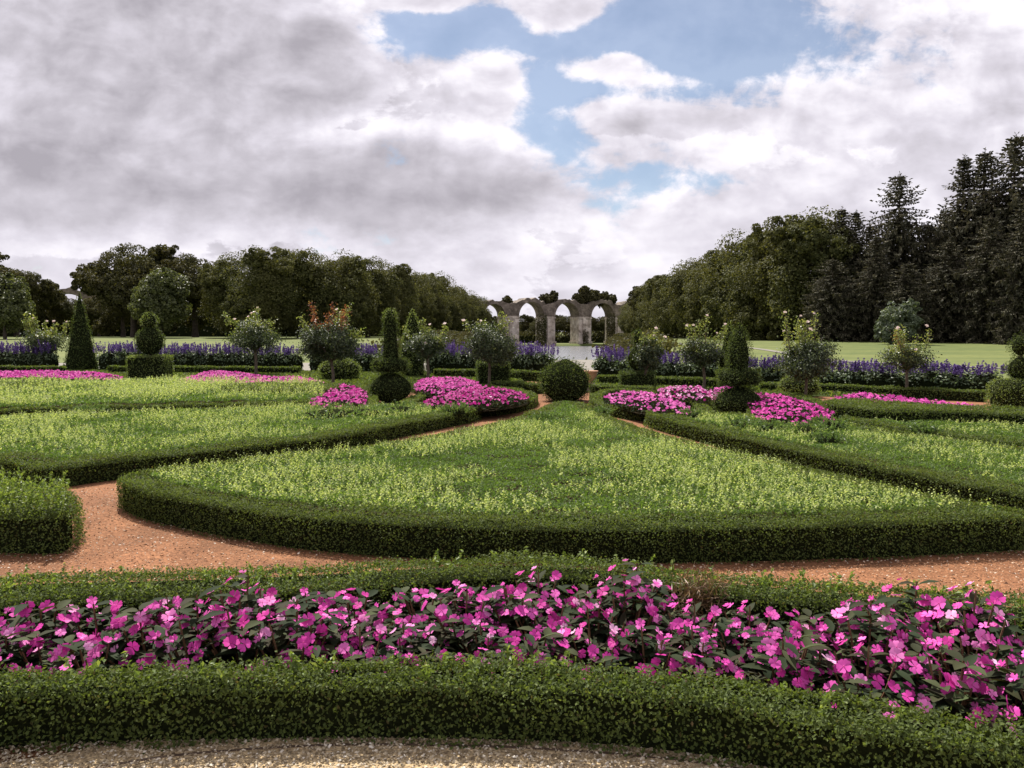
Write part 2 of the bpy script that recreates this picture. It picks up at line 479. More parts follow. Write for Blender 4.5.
# right lawn path (a pale line across the lawn)
def strip_on_ground(name, line, w, mat, label):
    p = smooth_poly(line, 1.5, closed=False)
    e = nrm(np.gradient(p, axis=0)); n = np.stack([-e[:, 1], e[:, 0]], 1)
    a, b = p + n * w / 2, p - n * w / 2
    V = np.concatenate([np.column_stack([q, height(q[:, 0], q[:, 1]) + .03]) for q in (a, b)])
    k = len(p); i = np.arange(k - 1)
    mb = MB(); mb.add(V, np.stack([i + k, i + k + 1, i + 1, i], 1), 0)
    return tag(mb.build(name, mat), label, kind="structure")
strip_on_ground("lawn_path", [G(690, 349), G(760, 353), G(840, 361), G(920, 365), G(1010, 369), G(1100, 372)], .8, M["pale_path"], "pale gravel path crossing the lawn on the right")

# near gravel (round terrace the viewer stands on)
front_bottom = [G(-260, 1050), G(-60, 800), G(60, 772), G(130, 760), G(200, 750), G(330, 741), G(512, 739), G(650, 746), G(750, 761), G(840, 785), G(1000, 850), G(1300, 1100)]
fb = smooth_poly(front_bottom, .1, closed=False)
terr = np.concatenate([fb + np.array([0, .12]), np.array([[4, -6], [-4, -6]])])
tag(flat("gravel_terrace", ccw(terr), 0.012, M["gravel"]), "beige gravel terrace in front of the hedge", kind="structure")

# ------------------------------------------------------------------ hedges
def lsize(d, lo=.016, k=.0023):
    return np.maximum(lo, k * d)

def hedge(name, outline, h, w, label, z0=0.0, mat="box", fluff=.012, kcov=1.9, shoots=0, innerh=None, pre=True, lo=.016, cat="hedge", group=None, smoothstep=.12, extra=None, shootmul=1.0):
    """clipped hedge ring of width w following the inside of an outline (w None = solid block)"""
    p = ccw(smooth_poly(outline, smoothstep) if pre else np.asarray(outline, float))
    mb = MB()
    s_in = .042
    o = inset(p, s_in)
    k = len(o); i = np.arange(k); j = (i + 1) % k
    if w is None:
        V = np.concatenate([np.column_stack([o, np.full(k, z0 - .02)]), np.column_stack([o, np.full(k, z0 + h - .048)])])
        mb.add(V, np.stack([i, j, j + k, i + k], 1), 1)
        sheet(mb, o, z0 + h - .048, 1)
    else:
        q = inset(p, w - .02)
        zi = z0 if innerh is None else z0 + innerh - .06
        V = np.concatenate([np.column_stack([o, np.full(k, z0 - .02)]), np.column_stack([o, np.full(k, z0 + h - .048)]),
                            np.column_stack([q, np.full(k, z0 + h - .048)]), np.column_stack([q, np.full(k, zi)])])
        mb.add(V, np.concatenate([np.stack([i, j, j + k, i + k], 1), np.stack([i + k, j + k, j + 2 * k, i + 2 * k], 1), np.stack([i + 2 * k, j + 2 * k, j + 3 * k, i + 3 * k], 1)]), 1)
    dmin = max(2.0, np.linalg.norm(p, axis=1).min())
    s0 = lsize(dmin, lo)
    dens = kcov / s0**2
    # side leaves
    def side(pp, sign, za, zb):
        seg = np.roll(pp, -1, 0) - pp
        L = np.linalg.norm(seg, axis=1); tot = L.sum()
        n = int(tot * (zb - za) * dens)
        idx = rng.choice(len(pp), n, p=L / tot)
        t = rng.random(n)
        xy = pp[idx] + seg[idx] * t[:, None]
        e = seg[idx] / np.maximum(L[idx], 1e-9)[:, None]
        nn = np.stack([e[:, 1], -e[:, 0]], 1) * sign
        # drop faces pointing far away from every possible viewpoint near the terrace
        d = np.linalg.norm(xy, axis=1)
        keep = rng.random(n) < (s0 / lsize(d, lo))**2
        back = ((-xy + np.array([0, 1.0])) * nn).sum(1) < -.35 * d
        keep &= ~(back & (rng.random(n) > .65))
        xy, nn, d = xy[keep], nn[keep], d[keep]
        z = za + (zb - za) * rng.random(len(xy))
        lump = (vnoise(np.column_stack([xy[:, 0] * 1.0 + xy[:, 1] * .7, z * 1.0]), .22, 3) - .5) * .055
        top_r = np.clip((z - (zb - .05)) / .05, 0, 1)**2 * .015     # rounded shoulder
        off = rng.normal(size=len(xy)) * fluff + lump - top_r
        P = np.column_stack([xy + nn * off[:, None], z])
        N = np.column_stack([nn, np.full(len(xy), .35)])
        leaves(mb, P, N, lsize(d, lo), 0, .6, .75, .35)
    side(p, 1, z0 + .005, z0 + h)
    # leaves over the rounded shoulder
    seg = np.roll(p, -1, 0) - p; L = np.linalg.norm(seg, axis=1); tot = L.sum()
    n = int(tot * .10 * dens * 1.6)
    idx = rng.choice(len(p), n, p=L / tot); t = rng.random(n)
    xy = p[idx] + seg[idx] * t[:, None]
    e = seg[idx] / np.maximum(L[idx], 1e-9)[:, None]; nn = np.stack([e[:, 1], -e[:, 0]], 1)
    d = np.linalg.norm(xy, axis=1); keep = rng.random(n) < (s0 / lsize(d, lo))**2
    xy, nn, d = xy[keep], nn[keep], d[keep]
    q = rng.random(len(xy))
    lump = (vnoise(np.column_stack([xy[:, 0] + xy[:, 1] * .7, xy[:, 1]]), .16, 3) - .5) * .03
    P = np.column_stack([xy - nn * (q * .085)[:, None], z0 + h - .045 + .045 * np.sqrt(q) + lump + rng.normal(size=len(xy)) * fluff * .7])
    leaves(mb, P, np.column_stack([nn * .7, np.full(len(xy), .8)]), lsize(d, lo), 0, .6, .75, .35)
    if w is not None and innerh is None:
        side(inset(p, w), -1, z0 + .01, z0 + h)
    # top leaves
    Q = scatter(p, dens * 1.15)
    d = np.linalg.norm(Q, axis=1)
    Q = Q[rng.random(len(Q)) < (s0 / lsize(d, lo))**2]
    if w is not None:
        Q = Q[edist(p, Q) < w + .03 * rng.random(len(Q))]
    d = np.linalg.norm(Q, axis=1)
    z = z0 + h + rng.normal(size=len(Q)) * fluff + (vnoise(Q, .35, 5) - .5) * .06
    N = np.tile([0, 0, 1.0], (len(Q), 1))
    leaves(mb, np.column_stack([Q, z]), N, lsize(d, lo), 0, .6, .75, .4)
    mats = [M[mat], M["core"]]
    if shoots:
        # untrimmed young shoots standing above the clipped top
        mats.append(M["box_new"])
        Qs = scatter(inset(p, .04), shoots)
        if w is not None: Qs = Qs[edist(p, Qs) < w]
        Qs = Qs[vnoise(Qs, .5, 9) > rng.random(len(Qs)) * .8 + .1]
        for c in Qs:
            hh = rng.uniform(.03, .10) * shootmul
            m = int(hh * 140) + 3
            zz = np.linspace(0, hh, m)
            lean = rng.normal(size=2) * .25
            P = np.column_stack([c[0] + lean[0] * zz + rng.normal(size=m) * .006, c[1] + lean[1] * zz + rng.normal(size=m) * .006, z0 + h - .01 + zz])
            a = rng.random(m) * 6.28
            leaves(mb, P, np.column_stack([np.cos(a), np.sin(a), np.full(m, .8)]), np.full(m, .027), 2, .55, .4, .6)
    if extra: extra(mb)
    return tag(mb.build(name, mats), label, cat, group), p

# front hedge: between the terrace and the impatiens
fh_top_front = [G(-240, 830, .25), G(-120, 725, .25), G(0, 692, .25), G(100, 688, .25), G(200, 686, .25), G(330, 684, .25), G(512, 686, .25), G(624, 691, .25), G(730, 703, .25), G(830, 723, .25), G(930, 740, .25), G(1024, 757, .25), G(1180, 800, .25)]
fh_top_back = [G(1180, 762, .25), G(1024, 729, .25), G(930, 708, .25), G(830, 690, .25), G(730, 677, .25), G(624, 668, .25), G(512, 659, .25), G(330, 661, .25), G(200, 665, .25), G(100, 668, .25), G(0, 670, .25), G(-120, 690, .25), G(-240, 760, .25)]
_, FH = hedge("box_hedge", fh_top_front + fh_top_back, .25, None, "curved low clipped hedge along the front edge of the gravel terrace", kcov=2.3, shoots=170, lo=.017)

# back hedge behind the impatiens
bh_front = [G(-150, 632, .22), G(0, 602, .22), G(150, 596, .22), G(300, 588, .22), G(420, 578, .22), G(520, 573, .22), G(620, 576, .22), G(720, 590, .22), G(820, 601, .22), G(920, 609, .22), G(1024, 616, .22), G(1200, 640, .22)]
bh_back = [G(1200, 612, .22), G(1024, 597, .22), G(920, 588, .22), G(820, 581, .22), G(720, 572, .22), G(620, 562, .22), G(520, 556, .22), G(420, 559, .22), G(300, 566, .22), G(150, 571, .22), G(0, 576, .22), G(-150, 598, .22)]
bhedge, BH = hedge("box_hedge", bh_front + bh_back, .22, None, "shaggy low hedge behind the magenta impatiens beside the orange path", kcov=1.9, shoots=230, lo=.017)
# dead twiggy patch in it
mb = MB()
c = G(702, 598, .15)
n = 1100
P = c + rng.normal(size=(n, 3)) * [.085, .045, .05]
P[:, 2] = np.maximum(P[:, 2], .02)
blades(mb, P, rng.normal(size=(n, 3)) + [0, -.4, .7], rng.uniform(.04, .10, n), np.full(n, .006), 0)
M["twig"] = leaf_mat("dry_twig", [(0, (.10, .06, .035)), (1, (.26, .17, .10))], .1)
o = mb.build("dry_twigs", M["twig"], bhedge); o["label"] = "brown dead twiggy patch in the hedge"

# left block hedge on the orange path
lb = [G(-150, 500, .34), G(-30, 508, .34), G(40, 510, .34), G(62, 509, .34), G(73, 504, .34), G(77, 498, .34), G(75, 491, .34), G(62, 485, .34), G(40, 482, .34), G(0, 480, .34), G(-150, 473, .34)]
_, LB = hedge("box_hedge", lb, .30, None, "leafy block of hedge with long pale shoots at the left end of the orange path", kcov=1.9, shoots=600, lo=.019, fluff=.022, shootmul=2.0)

# metal edging strip in the terrace gravel
ed = smooth_poly([G(-150, 850), G(0, 798), G(70, 778), G(130, 765), G(200, 756), G(330, 748), G(480, 749), G(560, 753), G(650, 760), G(700, 766), G(800, 784), G(950, 830)], .08, closed=False)
e = nrm(np.gradient(ed, axis=0)); nn = np.stack([-e[:, 1], e[:, 0]], 1)
mb = MB(); k = len(ed); i = np.arange(k - 1)
V = np.concatenate([np.column_stack([ed + nn * a, np.full(k, z)]) for a, z in ((-.007, .0), (-.007, .014), (.007, .014), (.007, .0))])
mb.add(V, np.concatenate([np.stack([i + a * k, i + 1 + a * k, i + 1 + (a + 1) * k, i + (a + 1) * k], 1) for a in range(3)]), 0)
tag(mb.build("edging_strip", M["edging"]), "thin dark curved edging strip set in the beige gravel below the hedge", "edging")

def pebbles(name, poly, dens, smin, smax, mat, z, label, maxd=9):
    Q = scatter(poly, dens)
    d = np.linalg.norm(Q, axis=1)
    Q = Q[(d < maxd)]
    n = len(Q)
    s = smin + (smax - smin) * rng.random(n)**2
    c = np.column_stack([Q, np.full(n, z) + s * .25])
    a = rng.random(n) * 6.28
    ux = np.column_stack([np.cos(a), np.sin(a), rng.normal(size=n) * .3]) * s[:, None]
    uy = np.column_stack([-np.sin(a), np.cos(a), rng.normal(size=n) * .3]) * (s * rng.uniform(.5, .95, n))[:, None]
    uz = np.column_stack([rng.normal(size=n) * .2, rng.normal(size=n) * .2, np.ones(n)]) * (s * .55)[:, None]
    V = np.stack([c + ux, c + uy, c - ux, c - uy, c + uz, c - uz], 1).reshape(-1, 3)
    b = np.arange(n)[:, None, None] * 6
    Ft = (b + np.array([[0, 1, 4], [1, 2, 4], [2, 3, 4], [3, 0, 4], [1, 0, 5], [2, 1, 5], [3, 2, 5], [0, 3, 5]])[None]).reshape(-1, 3)
    mb = MB(); mb.add(V, Ft, 0)
    tag(mb.build(name, mat), label, "gravel", kind="stuff")
vis = ccw(np.array([G(-40, 780)[:2], G(-40, 722)[:2], G(400, 722)[:2], G(560, 722)[:2], G(860, 760)[:2], G(860, 800)[:2]]))
pebbles("gravel", vis, 7000, .004, .011, M["stone_beige"], .012, "loose beige gravel chips on the terrace")
pp = ccw(np.array([G(-100, 600)[:2], G(-100, 545)[:2], G(60, 485)[:2], G(130, 480)[:2], G(130, 520)[:2], G(560, 560)[:2], G(1150, 540)[:2], G(1150, 640)[:2]]))
pebbles("gravel", pp, 1300, .003, .011, M["stone_warm"], .004, "loose chips scattered on the orange gravel path")

# ------------------------------------------------------------------ bedding fill
def bedding(outline, zt, label, spikes=70, dark=0.0, hmul=1.0, plain=None, sh=(.05, .11)):
    """ground-cover foliage with pale flower spikes inside an outline (plan)"""
    p = ccw(outline)
    mb = MB()
    sheet(mb, p, zt - .07, 2)
    dmin = np.linalg.norm(p, axis=1).min()
    s0 = max(.026, .0028 * dmin)
    Q = scatter(p, 3.4 / s0**2)
    d = np.linalg.norm(Q, axis=1); s = np.maximum(.026, .0028 * d)
    keep = rng.random(len(Q)) < (s0 / s)**2
    Q, s = Q[keep], s[keep]
    z = zt - .045 + .06 * vnoise(Q, .22, 21) + rng.random(len(Q)) * .03
    leaves(mb, np.column_stack([Q, z]), np.tile([0, 0, 1.0], (len(Q), 1)), s, 0, .5, .8, .5)
    # spikes
    Q = scatter(p, spikes)
    dn = vnoise(Q, 1.3, 31) * .55 + vnoise(Q, .45, 32) * .45
    if plain is not None: dn = dn * plain(Q)
    Q = Q[dn > .30 + .30 * rng.random(len(Q))]
    n = len(Q)
    if n:
        d = np.linalg.norm(Q, axis=1)
        H = rng.uniform(*sh, n) * hmul * (.7 + .6 * vnoise(Q, .7, 33))
        k = 9
        u = np.tile(np.linspace(0, 1, k), n)
        I = np.repeat(np.arange(n), k)
        lean = rng.normal(size=(n, 2)) * .12
        a = rng.random(n * k) * 6.28
        rad = .018 * (1 - .6 * u)
        zz = zt - .02 + H[I] * u
        P = np.column_stack([Q[I, 0] + lean[I, 0] * H[I] * u + np.cos(a) * rad, Q[I, 1] + lean[I, 1] * H[I] * u + np.sin(a) * rad, zz])
        N = np.column_stack([np.cos(a), np.sin(a), .5 + u])
        sz = np.maximum(.025, .0022 * d)[I] * (1.15 - .45 * u)
        top = u > .42 - .25 * rng.random(n)[I]
        leaves(mb, P[top], N[top], sz[top], 1, .65, .4, .3)
        leaves(mb, P[~top], N[~top], sz[~top] * 1.1, 0, .5, .5, .3)
    return tag(mb.build("bedding_plants", [M["cover"], M["spike"], M["soil"]]), label, "plants", kind="stuff")

HZ = .28
def bed(pts, label_h, label_b, w=.36, h=HZ, spikes=150, plain=None, sh=(.06, .13), lo=.017, hmul=1.0, fill_up=0.0):
    o, p = hedge("box_hedge", [G(x, y, h) for x, y in pts], h, w, label_h, innerh=h - .02, lo=lo)
    return p, bedding(inset(p, w * .8), h + fill_up, label_b, spikes, plain=plain, sh=sh, hmul=hmul)

def plainA(Q):
    # the fan's tip and rim are nearly free of flowers
    t = sstep(13.2, 9.5, Q[:, 1]) if False else 1 - sstep(9.0, 13.0, Q[:, 1])
    patch = np.exp(-(((Q[:, 0] - 2.0) / .9)**2 + ((Q[:, 1] - 12.2) / .8)**2))
    return np.clip(.30 + .85 * t + .9 * patch, 0, 1.2)

bedA = [(117, 479), (128, 485), (150, 491), (200, 500), (300, 514), (400, 521), (520, 525), (620, 526), (720, 525), (850, 522), (960, 518), (1024, 515), (1036, 513), (1024, 510), (940, 495), (860, 479), (780, 461), (700, 443), (650, 430), (612, 417), (586, 405), (567, 401), (552, 403), (538, 409), (513, 418), (470, 428), (400, 440), (330, 449), (250, 457), (180, 466), (145, 470), (124, 474)]
PA, _ = bed(bedA, "dark box hedge edging the large fan shaped bed in the centre", "yellow-green flower spikes filling the large central fan bed", w=.35, plain=plainA, spikes=330)

bedB = [(45, 467), (100, 461), (160, 454), (250, 445), (340, 434), (410, 421), (450, 414), (476, 409), (481, 406), (470, 405), (420, 405), (340, 404), (250, 407), (120, 411), (0, 416), (-140, 424), (-200, 440), (-110, 452), (0, 460), (22, 464)]
PB, _ = bed(bedB, "box hedge edging the long bed left of the central fan", "yellow-green flower spikes in the long bed left of the fan", h=.24, w=.40, spikes=230, sh=(.05, .13))

bedC = [(318, 401), (200, 404), (100, 407), (0, 410), (-140, 416), (-140, 390), (0, 384), (160, 382), (250, 383), (322, 385), (335, 392)]
PC, _ = bed(bedC, "low box hedge around the back left bed of tall pale plants", "tall pale green flower spikes in the back left bed", w=.35, spikes=170, sh=(.08, .24), fill_up=.04)

bedD = [(648, 414), (700, 427), (780, 446), (860, 463), (940, 478), (1024, 494), (1160, 522), (1250, 510), (1160, 470), (1024, 447), (900, 431), (840, 422), (760, 416), (700, 412), (662, 409), (648, 410)]
PD, _ = bed(bedD, "box hedge edging the long bed right of the central fan", "yellow-green flower spikes in the long bed right of the fan", h=.24, w=.40, spikes=250, sh=(.04, .11))

bedE = [(842, 419), (880, 425), (960, 436), (1024, 443), (1180, 462), (1240, 440), (1100, 420), (1024, 414), (920, 410), (880, 411), (850, 415)]
PE, _ = bed(bedE, "low box hedge around the back right bed by the rounded yew", "yellow-green flower spikes in the back right bed", w=.35, spikes=220, sh=(.04, .10))

bedF = [(824, 401), (836, 404), (880, 409), (960, 411), (1010, 413), (1060, 416), (1060, 411), (1000, 408), (900, 402), (840, 399)]
hedge("box_hedge", [G(x, y, .45) for x, y in bedF], .45, None, "flat topped hedge in front of the right hand strip of pink flowers", lo=.02)
bedF2 = [(335, 387), (320, 389), (270, 389), (228, 388), (228, 384), (270, 383), (320, 383), (337, 384)]
hedge("box_hedge", [G(x, y, .42) for x, y in bedF2], .42, None, "flat topped hedge in front of the left hand strip of pink flowers", lo=.02)
bedF3 = [(0, 387), (40, 386), (62, 384), (64, 380), (40, 378), (0, 379), (-120, 382), (-120, 392)]
hedge("box_hedge", [G(x, y, .40) for x, y in bedF3], .40, None, "short feathery hedge before the flowers at the far left", lo=.02, shoots=8)

# ------------------------------------------------------------------ impatiens (front bed: single plants)
def petal_flower(mb, c, nrm_, r, mat=0, k=5, eye=None):
    """flat five petalled flower, petals sharing the centre so a bloom is one piece"""
    c = np.asarray(c, float)
    n = nrm_ / np.linalg.norm(nrm_)
    a = np.cross(n, [.3, .8, .5]); a /= np.linalg.norm(a); b = np.cross(n, a)
    a0 = random.random() * 6.28
    V = [c]; Ft = []
    prof = [(.18, .12), (.42, .30), (.66, .42), (.86, .40), (.98, .24), (.90, .04)]
    lay = random.uniform(-.05, .12)
    for j in range(k):
        w = a0 + 2 * math.pi * j / k + random.uniform(-.14, .14)
        u = a * math.cos(w) + b * math.sin(w); t = np.cross(n, u)
        L = r * random.uniform(.82, 1.12); cup = lay + random.uniform(-.22, .22); tw = random.uniform(-.16, .16); wd = random.uniform(.85, 1.1)
        m0 = len(V)
        V.append(c + u * L * .48 + n * .05 * L)
        for du, dt in prof: V.append(c + u * L * du + t * L * dt * wd + n * L * (cup * du * du + tw * dt))
        for du, dt in prof[-2::-1]: V.append(c + u * L * du - t * L * dt * wd + n * L * (cup * du * du - tw * dt))
        m_ = len(V) - m0 - 1
        Ft += [[m0, m0 + 1 + q_, m0 + 2 + q_] for q_ in range(m_ - 1)] + [[m0, 0, m0 + 1], [m0, m0 + m_, 0]]
    mb.add(V, Ft, mat, True)
    if eye is not None:
        V = [c + n * r * .12] + [c + n * r * .07 + (a * math.cos(q) + b * math.sin(q)) * r * .10 for q in np.linspace(0, 6.28, 7)[:-1]]
        mb.add(V, [[0, 1 + q, 1 + (q + 1) % 6] for q in range(6)], eye)

flower_meshes = []
for q in range(12):
    mb = MB()
    petal_flower(mb, (0, 0, 0), np.array([0, 0, 1.0]), .029, 0, 5, 1)
    o = mb.build("flower", [M["imp_petal"], M["imp_eye"]])
    flower_meshes.append(o.data)
    bpy.data.objects.remove(o)
mb = MB()
petal_flower(mb, (0, 0, 0), np.array([0, 0, 1.0]), .02, 0, 4)
petal_flower(mb, (0, 0, -.004), np.array([0, .5, 1.0]), .018, 0, 3)
o = mb.build("flower", [M["imp_petal"], M["imp_eye"]]); bud_mesh = o.data; bpy.data.objects.remove(o)

def big_leaf(mb, base, d, up, L, W, mat=0):
    """pointed leaf folded along its midrib, drooping at the tip"""
    d = d / np.linalg.norm(d)
    s = np.cross(d, up); s /= max(np.linalg.norm(s), 1e-6)
    n = np.cross(s, d)
    droop = random.uniform(.05, .35)
    prof = [(0, .04), (.22, .72), (.48, 1.0), (.75, .66), (1, 0.02)]
    V = []
    for t, w in prof:
        mid = base + d * L * t - n * droop * L * t * t
        V += [mid + s * W * .5 * w + n * W * .16 * w, mid, mid - s * W * .5 * w + n * W * .16 * w]
    Fq = []
    for q in range(4):
        Fq += [[q * 3, q * 3 + 1, q * 3 + 4, q * 3 + 3], [q * 3 + 1, q * 3 + 2, q * 3 + 5, q * 3 + 4]]
    mb.add(V, Fq, mat, True)

def impatiens_proto(nf, hgt, spread):
    root = thing("impatiens", (0, 0, 0), "bushy magenta impatiens with dark bronze leaves in the front flower bed", "flowering plant", "impatiens plants in the front bed")
    mb = MB()
    tips = []
    for s in range(17):
        a = random.random() * 6.28; rr = spread * (math.sqrt(random.random()) if s < 11 else 1.08)
        tip = np.array([math.cos(a) * rr, math.sin(a) * rr, hgt * (1 - .46 * (rr / spread)**2) * random.uniform(.82, 1.05)])
        tube(mb, [np.array([tip[0] * .2, tip[1] * .2, 0]), tip * [.7, .7, .55], tip], [.006, .005, .004], 5, 1)
        tips.append(tip)
        for w in range(10):
            lv = random.uniform(.25, 1.0)
            b0 = tip * [.55 + .45 * lv, .55 + .45 * lv, lv]
            ang = random.random() * 6.28
            el = random.uniform(-.1, .6)
            dd = np.array([math.cos(ang) * math.cos(el), math.sin(ang) * math.cos(el), math.sin(el)])
            big_leaf(mb, b0, dd, np.array([random.uniform(-.3, .3), random.uniform(-.3, .3), 1.0]), random.uniform(.075, .125), random.uniform(.032, .050), 0)
    M.setdefault("imp_stem", noise_mat("impatiens_stem", [(.3, (.10, .05, .03)), (.7, (.18, .10, .05))], 40, .6, 0))
    mb.build("foliage", [M["imp_leaf"], M["imp_stem"]], root)
    for q in range(nf):
        t = tips[q % len(tips)] * ([1, 1, 1] if q % 3 else [1.08, 1.08, .86]) + rng.normal(size=3) * [.04, .04, .014]
        out_ = np.array([t[0], t[1], 0]) / max(spread, 1e-3)
        me = random.choice(flower_meshes) if random.random() < .86 else bud_mesh
        f = link("flower", me, root)
        f.location = (t[0] * 1.05, t[1] * 1.05, t[2] + random.uniform(-.004, .02))
        dirv = Vector((out_[0] * 1.0 + random.gauss(0, .4), out_[1] * 1.0 - .65 + random.gauss(0, .4), .85 + random.gauss(0, .2)))
        f.rotation_mode = 'QUATERNION'
        f.rotation_quaternion = dirv.to_track_quat('Z', 'Y')
        s_ = random.uniform(.66, 1.12)
        f.scale = (s_, s_, s_)
    return root

protos = [impatiens_proto(nf, h_, .19) for nf, h_ in ((30, .32), (27, .34), (32, .30), (23, .33), (29, .36), (25, .29))]
# plan outline of the planted strip
fb_back = [G(-200, 640, .22), G(0, 605, .22), G(150, 598, .22), G(300, 590, .22), G(420, 582, .22), G(520, 578, .22), G(620, 582, .22), G(720, 598, .22), G(820, 600, .22), G(920, 606, .22), G(1024, 612, .22), G(1180, 632, .22)]
fb_front = [G(1180, 748, .25), G(1024, 716, .25), G(930, 696, .25), G(830, 680, .25), G(730, 668, .25), G(624, 660, .25), G(512, 652, .25), G(330, 654, .25), G(200, 658, .25), G(0, 664, .25), G(-150, 690, .25)]
FBP = ccw(smooth_poly(fb_back + fb_front, .2))
tag(flat("flower_bed_soil", FBP, .02, M["soil"]), "dark soil of the front flower bed", kind="structure")
FBI = inset(FBP, .185)
spots = []
cand = scatter(FBI, 900)
rng.shuffle(cand)
for c in cand:
    if all((c[0] - q[0])**2 + (c[1] - q[1])**2 > .205**2 for q in spots):
        spots.append(c)
gap = G(715, 600, .2)[:2]
spots = [c for c in spots if np.linalg.norm(c - gap) > .24]
used = set()
for c in spots:
    k = random.randrange(len(protos))
    sc = random.uniform(.85, 1.1)
    hv = sc * (.78 + .32 * float(vnoise(np.array([c]), .7, 77)[0]))
    if c[0] > 1.3: hv *= 1.08
    if k not in used:
        used.add(k); o = protos[k]
        o.location = (c[0], c[1], .02); o.rotation_euler = (0, 0, random.uniform(-.5, .5)); o.scale = (sc, sc, hv)
    else:
        dup(protos[k], (c[0], c[1], .02), random.uniform(-.9, .9), (sc, sc, hv))
print("impatiens plants:", len(spots))

# distant impatiens beds: carpets of bloom
def carpet(pts, zt, label, hump=.06):
    p = ccw(smooth_poly([G(x, y, zt) for x, y in pts], .25))
    mb = MB()
    sheet(mb, p, zt - .18, 2)
    d0 = np.linalg.norm(p.mean(0))
    Q = scatter(p, 900)
    ed_ = np.minimum(edist(p, Q) / .35, 1)
    z = zt - .15 + .10 * ed_ + hump * (vnoise(Q, .35, 41) - .4) + rng.random(len(Q)) * .05
    up = np.tile([0, -.2, 1.0], (len(Q), 1))
    leaves(mb, np.column_stack([Q, z - .02]), up, np.full(len(Q), .10), 0, .5, .8, .4)
    Q = scatter(p, 110)
    ed_ = np.minimum(edist(p, Q) / .35, 1)
    z = zt - .12 + .10 * ed_ + hump * (vnoise(Q, .35, 41) - .4) + rng.random(len(Q)) * .06
    n = len(Q)
    nv = nrm(np.tile([0, -.45, 1.0], (n, 1)) + .5 * rng.normal(size=(n, 3)))
    a = nrm(np.cross(nv, rng.normal(size=(n, 3)))); b = np.cross(nv, a)
    c = np.column_stack([Q, z]); r = rng.uniform(.022, .042, n)[:, None]
    V = [c + nv * r * .1]
    for q in range(10):
        w = q * 2 * math.pi / 10
        rr = r * (1.0 if q % 2 == 0 else .72)
        V.append(c + (a * math.cos(w) + b * math.sin(w)) * rr + nv * r * .25 * (q % 2 == 0))
    V = np.stack(V, 1).reshape(-1, 3)
    base = np.arange(n)[:, None, None] * 11
    Ft = (base + np.array([[0, 1 + q, 1 + (q + 1) % 10] for q in range(10)])[None]).reshape(-1, 3)
    mb.add(V, Ft, 1)
    return tag(mb.build("impatiens_carpet", [M["imp_leaf"], M["imp_petal"], M["soil"]]), label, "flowers", kind="stuff")

carpet([(424, 402), (480, 402), (518, 398), (528, 393), (505, 388), (470, 387), (440, 393)], .36, "magenta impatiens in the round bed left of the yew ball")
carpet([(415, 386), (445, 391), (470, 389), (482, 384), (470, 379), (425, 377)], .36, "magenta impatiens in the strip behind the round bed left of the yew ball")
carpet([(604, 395), (630, 402), (665, 408), (694, 410), (690, 403), (665, 394), (625, 391)], .36, "magenta impatiens in the round bed right of the yew ball")
carpet([(660, 391), (690, 396), (718, 397), (716, 389), (690, 386), (662, 386)], .36, "magenta impatiens in the short strip behind the yew with two tiers")
carpet([(309, 401), (335, 404), (364, 402), (366, 388), (345, 384), (322, 387)], .36, "magenta impatiens in the round bed under the red tipped rose")
carpet([(760, 415), (800, 419), (834, 413), (818, 402), (785, 395), (755, 393), (745, 396)], .36, "magenta impatiens in the round bed under the tall white rose")
carpet([(175, 381), (220, 384), (316, 383), (312, 378), (270, 376), (220, 371), (190, 375)], .36, "magenta impatiens in the strip behind the back left bed")
carpet([(-60, 379), (0, 379), (104, 379), (108, 373), (60, 371), (0, 371), (-60, 371)], .36, "magenta impatiens in the strip at the far left")
carpet([(823, 399), (860, 403), (930, 408), (985, 411), (984, 405), (940, 400), (890, 395), (850, 393)], .36, "magenta impatiens in the strip before the right hand salvias")
carpet([(715, 392), (740, 398), (772, 400), (768, 394), (740, 388), (718, 386)], .36, "magenta impatiens in the narrow strip behind the tall white rose")

# round-bed hedges
hedge("box_hedge", [G(x, y, .22) for x, y in [(400, 403), (430, 406), (482, 406), (515, 403), (536, 397), (532, 392), (505, 387), (470, 385), (430, 390)]], .22, .25, "curved box hedge rimming the round flower bed left of the yew ball", lo=.02)
hedge("box_hedge", [G(x, y, .22) for x, y in [(590, 398), (602, 404), (640, 410), (690, 415), (715, 416), (706, 404), (670, 394), (620, 389), (595, 392)]], .22, .25, "curved box hedge rimming the round flower bed right of the yew ball", lo=.02)
hedge("box_hedge", [G(x, y, .22) for x, y in [(300, 403), (335, 407), (372, 405), (375, 390), (350, 383), (318, 386)]], .22, .25, "low box hedge round the flower bed under the red tipped rose", lo=.02)
hedge("box_hedge", [G(x, y, .22) for x, y in [(748, 417), (800, 421), (842, 415), (826, 402), (790, 393), (752, 392)]], .22, .25, "low box hedge round the flower bed under the tall white rose", lo=.02)

